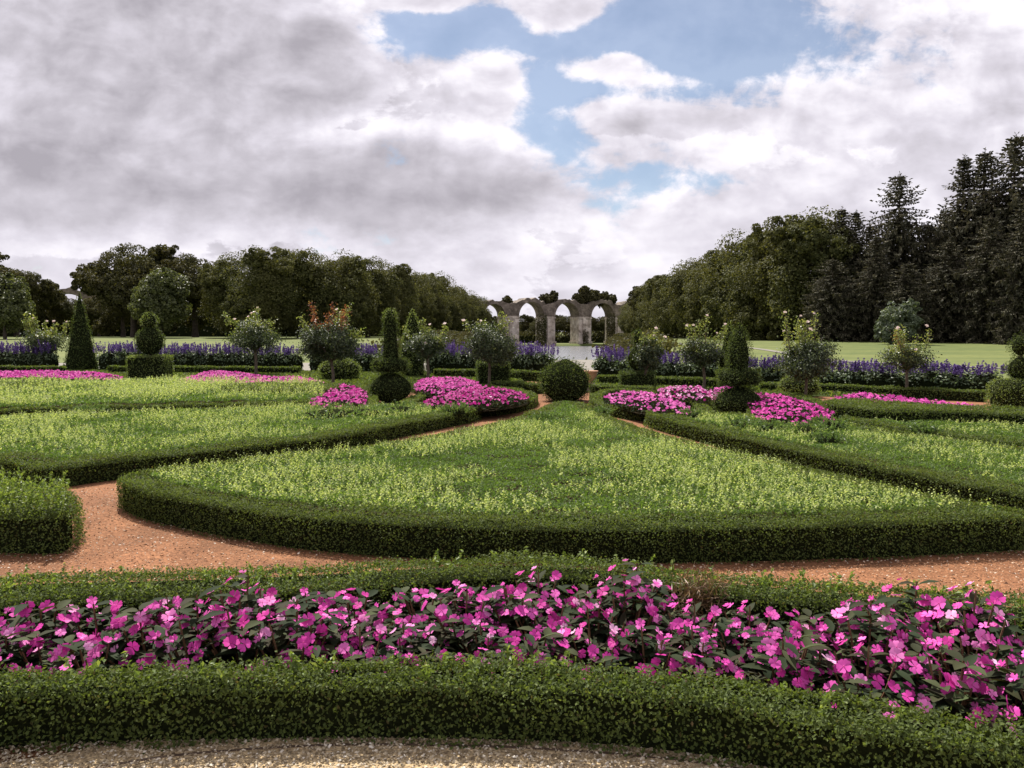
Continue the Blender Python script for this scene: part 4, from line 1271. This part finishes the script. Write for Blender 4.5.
# ---- spruces
def spruce_proto(H, Rm, seed, slope=.6):
    r2 = np.random.default_rng(seed)
    root = thing("spruce_tree", (0, 0, 0), "spruce", "tree")
    tr = MB()
    tube(tr, [(0, 0, -.8), (.1, 0, H * .3), (.0, .1, H * .7), (0, 0, H)], [.42, .34, .18, .03], 8)
    fo = MB()
    nw = int(H * 2.0)
    Ps, Ds, Ls, Ws = [], [], [], []
    for w in range(nw):
        z = H * (.03 + .96 * (w / nw))
        u = z / H
        Lb = min(Rm * (.8 + .2 * (1 - u)), slope * (H - z)) * (.72 + .5 * r2.random()) + .25
        nb = 7 if u > .72 else 10
        a0 = r2.random() * 6.28
        for b in range(nb):
            a = a0 + 2 * math.pi * b / nb + r2.normal() * .2
            L = Lb * (r2.uniform(.55, 1.3) if u > .6 else r2.uniform(.65, 1.15))
            rise = .35 if u > .8 else (.05 if u > .5 else -.12)
            m = max(4, int(L * 2.6))
            t = np.linspace(.12, 1, m)
            dirx, diry = math.cos(a), math.sin(a)
            zz = z + L * (rise * t - .34 * t**2 + (.16 * t**4))
            P = np.column_stack([dirx * L * t, diry * L * t, zz])
            if b % 2 == 0:
                tube(tr, [(0, 0, z), P[m // 2], P[-1]], [.06, .04, .012], 4)
            # side twigs and hanging sprays
            for s_ in (-1, 1):
                sd = np.column_stack([-diry * s_ * np.ones(m) + dirx * .55, dirx * s_ * np.ones(m) + diry * .55, r2.normal(size=m) * .15 - .25])
                Ps.append(P + r2.normal(size=(m, 3)) * .06); Ds.append(sd); Ls.append((.75 - .35 * t) * r2.uniform(.7, 1.2, m)); Ws.append(np.full(m, .26))
            q = max(2, int(m * (1.7 if u < .65 else .9)))
            idx = r2.integers(0, m, q)
            Ps.append(P[idx]); Ds.append(np.column_stack([r2.normal(size=q) * .3, r2.normal(size=q) * .3, -np.ones(q)])); Ls.append(r2.uniform(.5, 1.15, q) * (1 if u < .75 else .45)); Ws.append(np.full(q, .30))
            Ps.append(P[-1:]); Ds.append(np.array([[dirx, diry, .15]])); Ls.append(np.array([.6])); Ws.append(np.array([.26]))
    Ps = np.concatenate(Ps); Ds = np.concatenate(Ds); Ls = np.concatenate(Ls); Ws = np.concatenate(Ws)
    blades(fo, Ps, Ds, Ls, Ws, 0)
    n = 40
    blades(fo, np.column_stack([r2.normal(size=n) * .05, r2.normal(size=n) * .05, H - r2.random(n) * 1.4]), np.column_stack([r2.normal(size=n), r2.normal(size=n), np.full(n, .7)]), np.full(n, .4), np.full(n, .12), 0)
    fo.build("crown", M["spruce"], root)
    tr.build("trunk", M["bark_far"], root)
    return root
SPR = [spruce_proto(24, 4.6, 400, .52), spruce_proto(24, 4.2, 401, .36), spruce_proto(24, 5.6, 402, .66)]
def zpx(px, py, Y): return at(px, py, Y)[2]
for i, (px, top, Y, v, lb_) in enumerate([
    (866, 224, 100, 2, "spruce with a hidden foot between the twin spruces and the broad topped one"),
    (940, 208, 101, 2, "spruce standing behind the rounded one before the tall group"),
    (838, 207, 101, 0, "pointed spruce at the end of the right lime avenue, left of its twin"),
    (852, 210, 99, 1, "slightly lower twin spruce at the end of the right lime avenue"),
    (894, 173, 97, 2, "broad topped spruce standing between the twin spruces and the tall group"),
    (873, 235, 92, 1, "lower spruce filling the edge of the right lawn under the broad topped spruce"),
    (923, 222, 95, 0, "rounded spruce with a lighter top before the tall group"),
    (957, 155, 94, 1, "left of the two tall slender spruces above the lawn"),
    (977, 149, 93, 0, "right of the two tall slender spruces above the lawn"),
    (1007, 134, 90, 2, "tallest spruce, near the right edge of the photo"),
    (945, 240, 88, 2, "lower spruce in front of the two slender spruces"),
    (985, 215, 84, 0, "dense lower spruce before the tallest spruce"),
    (1040, 150, 88, 1, "tall spruce cut by the right edge of the photo"),
    (1075, 170, 84, 2, "spruce just beyond the right edge of the photo"),
    (905, 262, 88, 0, "small spruce behind the blue-green bush"),
    (830, 258, 93, 2, "small spruce at the foot of the twin spruces"),
    (1018, 200, 80, 1, "heavy spruce at the lawn edge beside the right picture border")]):
    X = px_at(px, Y)
    z0 = float(height(np.array([X]), np.array([Y]))[0])
    H_ = zpx(px, top, Y) - z0
    s = H_ / 24
    plant(SPR[v], X, Y, (max(s, .62), max(s, .62), s), random.uniform(0, 6.28), lb_)
# dark undergrowth of the woods behind the avenues
def undergrowth(line, h, depth, label, lsz, base=None):
    p = smooth_poly(line, 2.0, closed=False)
    mb = MB()
    n = int(len(p) * 2.0 * h / lsz**2 * 4.0)
    i = rng.integers(0, len(p), n)
    Q = p[i] + rng.normal(size=(n, 2)) * [1.0, depth * .4]
    hh = h * (.55 + .6 * vnoise(Q, 6, 61))
    z = (height(Q[:, 0], Q[:, 1]) if base is None else base) + hh * rng.random(n)**.6
    leaves(mb, np.column_stack([Q, z]), nrm(rng.normal(size=(n, 3)) + [0, -.6, .6]), np.full(n, lsz), 0, .8, .5, 0)
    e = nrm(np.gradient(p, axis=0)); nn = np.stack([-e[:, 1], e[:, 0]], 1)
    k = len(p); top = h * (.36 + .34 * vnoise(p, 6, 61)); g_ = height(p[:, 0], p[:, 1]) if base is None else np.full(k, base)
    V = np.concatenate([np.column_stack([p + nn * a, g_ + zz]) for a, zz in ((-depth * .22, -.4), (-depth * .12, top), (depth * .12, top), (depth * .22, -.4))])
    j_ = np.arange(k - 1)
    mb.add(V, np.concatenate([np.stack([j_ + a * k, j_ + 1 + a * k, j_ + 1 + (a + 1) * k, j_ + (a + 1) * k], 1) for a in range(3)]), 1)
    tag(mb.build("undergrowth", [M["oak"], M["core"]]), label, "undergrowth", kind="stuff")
undergrowth([(-150, 190), (-100, 200), (-60, 190), (-40, 190), (-30, 230), (-26, 300), (-26, 350)], 9.5, 5, "dark undergrowth of the wood behind the left trees", .7)
undergrowth([(60, 110), (44, 112), (40, 130), (42, 160), (46, 200), (50, 260), (54, 340)], 5.5, 4, "dark undergrowth behind the right lime avenue", .45)
undergrowth([(-60, 402), (0, 400), (60, 402), (120, 405)], 7, 5, "dark undergrowth of the wood beyond the aqueduct", .7)
undergrowth([(38, 106), (50, 104), (64, 98), (80, 92)], 9, 4, "dark undergrowth behind the spruces", .4)
undergrowth([(8.9, 51), (19.4, 115), (32.4, 205), (40, 280), (47.5, 358)], 1.5, 1.2, "shrubby green bank on the right side of the canal", .32)
undergrowth([(-7.4, 51), (-10, 100), (-13.5, 150), (-10.2, 260), (-8.6, 358)], 1.3, 1.2, "shrubby green bank on the left side of the canal", .32)
undergrowth([(8.2, 51), (18.5, 115), (31.5, 205), (39.2, 280), (46.6, 358)], 4.9, .7, "ivy and brambles hanging down the right bank of the canal", .34, base=-4.0)
undergrowth([(-6.6, 51), (-10.6, 150), (-9.6, 260), (-7.8, 358)], 4.9, .7, "ivy and brambles hanging down the left bank of the canal", .34, base=-4.0)
# blue-green bush on the lawn
mb, _ = crown_mesh("b", [((0, 0, 1.9), (1.7, 1.7, 1.9)), ((.5, -.3, 3.0), (1.1, 1.1, 1.3)), ((-.8, .2, 1.3), (1.1, 1.1, 1.3))], 90, 40, .22, "silver_bush", 420, .1)
X = px_at(897, 80); o = mb.build("garden_shrub", M["silver_bush"]); o.location = (X, 80, float(height(np.array([X]), np.array([80.0]))[0])); o.scale = (1.15, 1.15, 1.12)
tag(o, "rounded blue-green shrub standing alone before the dark spruces", "shrub")

# ------------------------------------------------------------------ aqueduct
TH = R(25.4)
U = np.array([math.cos(TH), math.sin(TH)]); NB = np.array([-math.sin(TH), math.cos(TH)])
P0 = np.array([px_at(562, 360), 360.0])
WZ = -3.6
def s_of(px):
    a = (px - 512) / F
    return (a * P0[1] - P0[0]) / (U[0] - a * U[1])
aq = thing("aqueduct", (P0[0], P0[1], WZ), "ruined stone aqueduct with tall arches and bushes growing on top", "aqueduct", rz=TH)
opens = [(s_of(a), s_of(b)) for a, b in ((484, 505), (519, 544), (555, 579), (591, 614))]
pitch = np.mean([opens[i + 1][0] - opens[i][0] for i in range(3)])
ow = np.mean([b - a for a, b in opens])
while opens[0][0] > s_of(20) :
    a = opens[0][0] - pitch; opens.insert(0, (a, a + ow))
for q in range(2):
    a = opens[-1][0] + pitch; opens.append((a, a + ow))
T = 8.5
SPZ = 13.9     # springing above water
r2 = np.random.default_rng(77)
# piers
for i in range(len(opens) - 1):
    a, b = opens[i][1], opens[i + 1][0]
    mb = MB()
    box(mb, a, b, 0, T, -3.5, SPZ - .003)
    pr = mb.build("pier", M["pier"], aq)
    for nm_, bx_ in (("footing", (a - .45, b + .45, -.5, T + .5, -3.6, 2.2)), ("impost_ledge", (a - .25, b + .25, -.25, T + .25, SPZ - 1.0, SPZ - .3)), ("buttress", (a + (b - a) * .3, a + (b - a) * .7, -.45, .002, 2.2, SPZ - 1.0))):
        mb = MB(); box(mb, *bx_); mb.build(nm_, M["pier"], pr)
# arches with their haunches
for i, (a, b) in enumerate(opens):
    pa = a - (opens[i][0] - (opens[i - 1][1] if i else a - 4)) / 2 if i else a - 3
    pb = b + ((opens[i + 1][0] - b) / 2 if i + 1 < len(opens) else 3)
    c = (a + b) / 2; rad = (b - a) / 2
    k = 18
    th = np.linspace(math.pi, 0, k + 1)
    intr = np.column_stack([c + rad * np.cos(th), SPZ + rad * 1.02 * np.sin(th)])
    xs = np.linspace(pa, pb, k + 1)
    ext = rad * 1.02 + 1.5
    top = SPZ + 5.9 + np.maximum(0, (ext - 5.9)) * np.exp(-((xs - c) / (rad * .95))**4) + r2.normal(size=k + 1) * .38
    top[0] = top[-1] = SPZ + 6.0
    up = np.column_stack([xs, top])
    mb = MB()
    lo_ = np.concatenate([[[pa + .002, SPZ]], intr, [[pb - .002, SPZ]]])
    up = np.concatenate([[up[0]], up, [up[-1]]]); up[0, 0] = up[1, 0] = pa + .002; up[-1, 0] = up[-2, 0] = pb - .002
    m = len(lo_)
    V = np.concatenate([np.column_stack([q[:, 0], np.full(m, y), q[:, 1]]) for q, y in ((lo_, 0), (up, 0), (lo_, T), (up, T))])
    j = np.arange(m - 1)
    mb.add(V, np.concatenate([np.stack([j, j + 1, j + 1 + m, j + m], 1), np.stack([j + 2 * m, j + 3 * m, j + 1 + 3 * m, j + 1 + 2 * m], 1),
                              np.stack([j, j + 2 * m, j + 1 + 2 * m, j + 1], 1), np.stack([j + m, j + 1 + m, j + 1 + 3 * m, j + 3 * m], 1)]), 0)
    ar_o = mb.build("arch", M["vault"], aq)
    # voussoir ring standing proud
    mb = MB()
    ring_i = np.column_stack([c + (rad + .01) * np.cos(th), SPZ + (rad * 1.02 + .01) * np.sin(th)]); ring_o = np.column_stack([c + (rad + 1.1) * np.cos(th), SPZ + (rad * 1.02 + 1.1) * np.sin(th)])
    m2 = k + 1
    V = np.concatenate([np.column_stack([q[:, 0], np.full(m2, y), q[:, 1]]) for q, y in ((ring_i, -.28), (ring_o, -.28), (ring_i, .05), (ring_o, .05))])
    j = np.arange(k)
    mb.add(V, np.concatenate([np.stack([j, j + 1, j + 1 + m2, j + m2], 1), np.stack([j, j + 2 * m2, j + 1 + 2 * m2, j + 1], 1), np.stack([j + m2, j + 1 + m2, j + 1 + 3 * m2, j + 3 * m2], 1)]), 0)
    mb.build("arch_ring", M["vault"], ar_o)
# bushes growing on the aqueduct
BUSH = tree_proto("aqueduct_shrub", "b", "shrub", "g", [((0, 0, 2.2), (2.6, 2.4, 1.9)), ((1.5, .2, 3.4), (1.6, 1.6, 1.4)), ((-1.6, 0, 2.6), (1.5, 1.5, 1.3))], 90, 34, .5, "oak", 430, 2, .25, .1)
def on_aq(px, z, sc, label):
    s = s_of(px)
    X = P0[0] + U[0] * s + NB[0] * T * .5; Y = P0[1] + U[1] * s + NB[1] * T * .5
    n0 = "bush_used" in used_proto
    if not n0:
        used_proto["bush_used"] = 1; o = BUSH; o.location = (X, Y, WZ + z); o.scale = (sc,) * 3; o["label"] = label; del o["group"]
    else:
        o = dup(BUSH, (X, Y, WZ + z), random.uniform(0, 6.28), sc, label)
    return o
on_aq(553, SPZ + 4.8, 1.49, "dense shrub growing on the aqueduct above its middle pier")
on_aq(583, SPZ + 4.9, 1.30, "shrub growing on the aqueduct, left of the tallest one")
on_aq(594, SPZ + 5.6, 1.89, "tallest shrub growing on top of the aqueduct")
on_aq(613, SPZ + 5.0, 1.56, "shrub growing on the right end of the aqueduct")
on_aq(604, SPZ + 5.0, 1.17, "small shrub in the gap between the tallest and the right end shrub on the aqueduct")
on_aq(511, SPZ + 4.7, 0.98, "low shrub growing on the aqueduct between its two left arches")
# ivy on the shaded reveals
mb = MB()
for px, w_, h_ in ((541, 5.5, 16), (610, 5.0, 17), (585, 3.0, 8)):
    n = int(w_ * h_ * 22)
    s0 = s_of(px)
    P = np.column_stack([s0 + rng.uniform(-w_ / 2, w_ / 2, n), -.35 + rng.normal(size=n) * .18, rng.uniform(.3, h_, n) * rng.uniform(.6, 1, n)])
    P[:, 1] -= .1
    leaves(mb, P, np.tile([0, -1.0, .5], (n, 1)), np.full(n, .55), 0, .8, .6, 0)
mb.build("ivy", M["oak"], aq)

# ------------------------------------------------------------------ camera
cam = bpy.data.cameras.new("camera")
cam.sensor_width = 36; cam.lens = F / 1024 * 36
cam.clip_start = .05; cam.clip_end = 12000
co = bpy.data.objects.new("camera", cam); COL.objects.link(co)
co.location = (0, 0, EYE); co.rotation_euler = (math.pi / 2 - PITCH, 0, 0)
S.camera = co

# ------------------------------------------------------------------ light
SUN_EL, SUN_AZ = R(55), R(-26)      # azimuth measured from +Y towards +X
sun = bpy.data.lights.new("sun", 'SUN'); sun.energy = 5.0; sun.angle = R(.53); sun.color = (1.0, .945, .86)
so = bpy.data.objects.new("sun", sun); COL.objects.link(so)
sd = Vector((math.sin(SUN_AZ) * math.cos(SUN_EL), math.cos(SUN_AZ) * math.cos(SUN_EL), math.sin(SUN_EL)))
so.rotation_euler = sd.to_track_quat('Z', 'Y').to_euler()

W = bpy.data.worlds.new("World"); S.world = W; W.use_nodes = True
nt = W.node_tree; nt.nodes.clear()
out = nt.nodes.new("ShaderNodeOutputWorld"); bg = nt.nodes.new("ShaderNodeBackground"); bg.inputs[1].default_value = .06
nt.links.new(bg.outputs[0], out.inputs[0])
sky = nt.nodes.new("ShaderNodeTexSky"); sky.sky_type = 'NISHITA'; sky.sun_disc = False
sky.sun_elevation = SUN_EL; sky.sun_rotation = SUN_AZ; sky.air_density = 1.0; sky.dust_density = .6; sky.ozone_density = 1.2

def mth(op, a, b=None, c=None, clamp=False):
    n = nt.nodes.new("ShaderNodeMath"); n.operation = op; n.use_clamp = clamp
    for i, x in enumerate((a, b, c)):
        if x is None: continue
        if isinstance(x, (int, float)): n.inputs[i].default_value = x
        else: nt.links.new(x, n.inputs[i])
    return n.outputs[0]
def vm(op, a, b):
    n = nt.nodes.new("ShaderNodeVectorMath"); n.operation = op
    for i, x in enumerate((a, b)):
        if isinstance(x, tuple): n.inputs[i].default_value = x
        else: nt.links.new(x, n.inputs[i])
    return n.outputs["Value"] if op == 'DOT_PRODUCT' else n.outputs[0]
tc = nt.nodes.new("ShaderNodeTexCoord")
sx = nt.nodes.new("ShaderNodeSeparateXYZ"); nt.links.new(tc.outputs["Generated"], sx.inputs[0])
X, Y, Z = sx.outputs
Ym = mth('MAXIMUM', Y, .08)
cu = nt.nodes.new("ShaderNodeCombineXYZ"); nt.links.new(mth('DIVIDE', X, Ym), cu.inputs[0]); nt.links.new(mth('DIVIDE', Z, Ym), cu.inputs[1])
UV = cu.outputs[0]
def blob(px, py, rx, ry):
    d = ray(px, py); c = (d[0] / d[1], d[2] / d[1], 0.0)
    v = vm('MULTIPLY', vm('SUBTRACT', UV, c), (F / rx, F / ry, 0.0))
    return mth('EXPONENT', mth('MULTIPLY', vm('DOT_PRODUCT', v, v), -1.0))
def wsum(base, items):
    s = base
    for w, g_ in items:
        s = mth('MULTIPLY_ADD', g_, w, s)
    return s
Zp = mth('ADD', mth('MAXIMUM', Z, 0.0), .22)
cq = nt.nodes.new("ShaderNodeCombineXYZ"); nt.links.new(mth('DIVIDE', X, Zp), cq.inputs[0]); nt.links.new(mth('DIVIDE', Y, Zp), cq.inputs[1])
Qv = cq.outputs[0]
def noise(vec, scale, detail, off=(0, 0, 0), rough=.55, dist=0.0):
    n = nt.nodes.new("ShaderNodeTexNoise"); n.inputs["Scale"].default_value = scale; n.inputs["Detail"].default_value = detail
    n.inputs["Roughness"].default_value = rough; n.inputs["Distortion"].default_value = dist
    nt.links.new(vm('ADD', vec, off), n.inputs["Vector"])
    return n.outputs["Fac"]
n1 = noise(Qv, 1.7, 8, (3.1, 1.7, .4), .55, .2)            # cumulus field flattening towards the horizon
n1b = noise(Qv, 1.7, 4, (3.1 - .07, 1.7 + .20, .4), .5, .2)   # the same field a step towards the sun
n2 = noise(Qv, .8, 3, (9.2, 4.1, 2.0), .5)
n3 = noise(UV, 5.5, 9, (1.5, 2.2, 5.0), .6, .15)
n3b = noise(UV, 5.5, 4, (1.5 - .014, 2.2 + .034, 5.0), .55, .15)
# coverage: cloud everywhere but a blue opening above the canal
cov = wsum(.60, [(-.72, blob(640, 62, 140, 74)), (-.60, blob(450, 26, 85, 40)), (-.42, blob(560, 120, 46, 55)), (-.34, blob(715, 28, 70, 50)), (-.34, blob(665, 178, 120, 18)), (-.2, blob(600, 205, 60, 14)),
                 (.46, blob(566, 14, 58, 20)), (.44, blob(640, 116, 95, 18)), (.40, blob(430, 3, 50, 8)), (.42, blob(490, 72, 60, 34)), (.40, blob(594, 68, 40, 15)), (.40, blob(634, 60, 36, 13)), (.34, blob(668, 80, 50, 12)), (.30, blob(705, 45, 30, 9))])
fbm = mth('ADD', mth('MULTIPLY', mth('SUBTRACT', n1, .5), .75), mth('MULTIPLY', mth('SUBTRACT', n3, .5), 1.25))
dens = mth('ADD', cov, fbm)
def smooth(x, a, b):
    mr = nt.nodes.new("ShaderNodeMapRange"); mr.interpolation_type = 'SMOOTHSTEP'
    nt.links.new(x, mr.inputs[0]); mr.inputs[1].default_value = a; mr.inputs[2].default_value = b
    return mr.outputs[0]
UVw = vm('MULTIPLY', UV, (1.0, 1.7, 1.0))
n6 = noise(UVw, 26.0, 5, (1.3, 5.1, 3.0), .6, .4)
alpha = smooth(mth('ADD', dens, mth('MULTIPLY', mth('SUBTRACT', n6, .5), .42)), .18, .38)
thick = smooth(dens, .30, .95)          # thin rims glow, thick hearts are grey: the sun stands behind the clouds
rel = mth('ADD', mth('MULTIPLY', mth('SUBTRACT', n1, n1b), .9), mth('MULTIPLY', mth('SUBTRACT', n3, n3b), 1.1))
tone = wsum(.84, [(-.26, blob(250, 72, 165, 62)), (-.26, blob(160, 185, 330, 56)), (-.24, blob(50, 20, 100, 40)), (-.24, blob(410, 190, 130, 48)), (-.14, blob(300, 250, 200, 24)), (-.16, blob(690, 158, 110, 16)), (-.16, blob(470, 262, 60, 20)), (-.22, blob(605, 262, 26, 20)), (-.16, blob(120, 130, 300, 90)), (-.10, blob(900, 140, 160, 16)),
                  (.18, blob(510, 80, 60, 40)), (.18, blob(530, 150, 50, 50)), (.20, blob(105, 62, 80, 16)), (.26, blob(360, 122, 50, 14)), (.10, blob(850, 60, 190, 60)), (.15, blob(650, 215, 120, 20)), (.22, blob(400, 242, 60, 10)), (.14, blob(40, 240, 110, 14)), (.10, blob(560, 285, 160, 14))])
tone = mth('ADD', tone, mth('MULTIPLY', thick, -.42))
tone = mth('ADD', tone, mth('ADD', rel, mth('MULTIPLY', mth('SUBTRACT', n2, .5), .30)))
tone = mth('ADD', tone, mth('MULTIPLY', mth('SUBTRACT', n3, .5), -.25), clamp=True)
# a nearer layer of grey bellied cumulus, bright along its rims
UVw = vm('MULTIPLY', UV, (1.0, 1.7, 1.0))
n4 = noise(UVw, 2.6, 10, (4.3, 7.7, 1.0), .60, .12)
d2 = wsum(.0, [(.52, blob(250, 62, 170, 66)), (.26, blob(170, 190, 330, 50)), (.10, blob(150, 140, 340, 120)), (.40, blob(430, 195, 110, 46)), (.15, blob(60, 15, 120, 40)), (.14, blob(690, 150, 130, 22)), (.06, blob(880, 160, 200, 22)), (-.16, blob(900, 70, 200, 60)), (-.14, blob(880, 215, 260, 30)), (.18, blob(605, 262, 30, 22)), (.12, blob(470, 262, 80, 20)),
               (-.45, blob(630, 60, 140, 75)), (-.2, blob(450, 30, 80, 40)), (-.2, blob(350, 125, 50, 14)), (.34, blob(30, 115, 130, 70)), (.2, blob(40, 215, 120, 40))])
d2 = mth('ADD', d2, mth('MULTIPLY', mth('SUBTRACT', n4, .5), 1.5))
n5 = noise(UVw, 13.0, 6, (2.3, 1.1, 3.0), .6, .3)
n5b = noise(UVw, 13.0, 3, (2.3 - .010, 1.1 + .030, 3.0), .55, .3)
puff = mth('ADD', mth('MULTIPLY', mth('SUBTRACT', n5, n5b), .9), mth('MULTIPLY', mth('SUBTRACT', n3, n3b), 1.5))
puff = mth('MULTIPLY', puff, mth('MULTIPLY_ADD', smooth(Z, .0, .28), .65, .30))
a2 = smooth(mth('ADD', d2, mth('MULTIPLY', mth('SUBTRACT', n5, .5), .30)), .05, .10)
t2 = mth('ADD', mth('MULTIPLY_ADD', smooth(d2, .06, .42), -.56, .92), mth('MULTIPLY', puff, 1.0))
t2 = mth('ADD', t2, mth('MULTIPLY', mth('SUBTRACT', n1, n1b), .5))
t2 = wsum(t2, [(-.24, blob(245, 60, 150, 52)), (-.14, blob(430, 195, 120, 36)), (-.14, blob(150, 190, 220, 36)), (.16, blob(345, 128, 70, 14)), (.14, blob(110, 70, 50, 18))])
tone = mth('ADD', tone, puff)
tone = mth('ADD', mth('MULTIPLY', tone, mth('SUBTRACT', 1.0, mth('MULTIPLY', a2, .82))), mth('MULTIPLY', t2, mth('MULTIPLY', a2, .82)), clamp=True)
cr = nt.nodes.new("ShaderNodeValToRGB"); nt.links.new(tone, cr.inputs[0])
el = cr.color_ramp.elements
for q in range(2): el.new(.5)
for e_, (p_, c_) in zip(el, [(0, (4.1, 3.85, 4.3)), (.33, (5.6, 5.3, 5.85)), (.66, (7.3, 6.95, 7.7)), (1.0, (9.6, 9.25, 9.9))]):
    e_.position = p_; e_.color = (*c_, 1)
mx = nt.nodes.new("ShaderNodeMix"); mx.data_type = 'RGBA'; mx.clamp_factor = True
nt.links.new(mth('MULTIPLY_ADD', alpha, .82, .18), mx.inputs["Factor"]); nt.links.new(sky.outputs[0], mx.inputs["A"]); nt.links.new(cr.outputs[0], mx.inputs["B"])
nt.links.new(mx.outputs["Result"], bg.inputs[0])

S.view_settings.view_transform = 'Standard'; S.view_settings.look = 'None'; S.view_settings.exposure = 0.86; S.view_settings.gamma = 1
S.view_settings.use_curve_mapping = False
S.cycles.max_bounces = 6; S.cycles.diffuse_bounces = 3; S.cycles.transmission_bounces = 3; S.cycles.glossy_bounces = 2
S.cycles.use_denoising = True
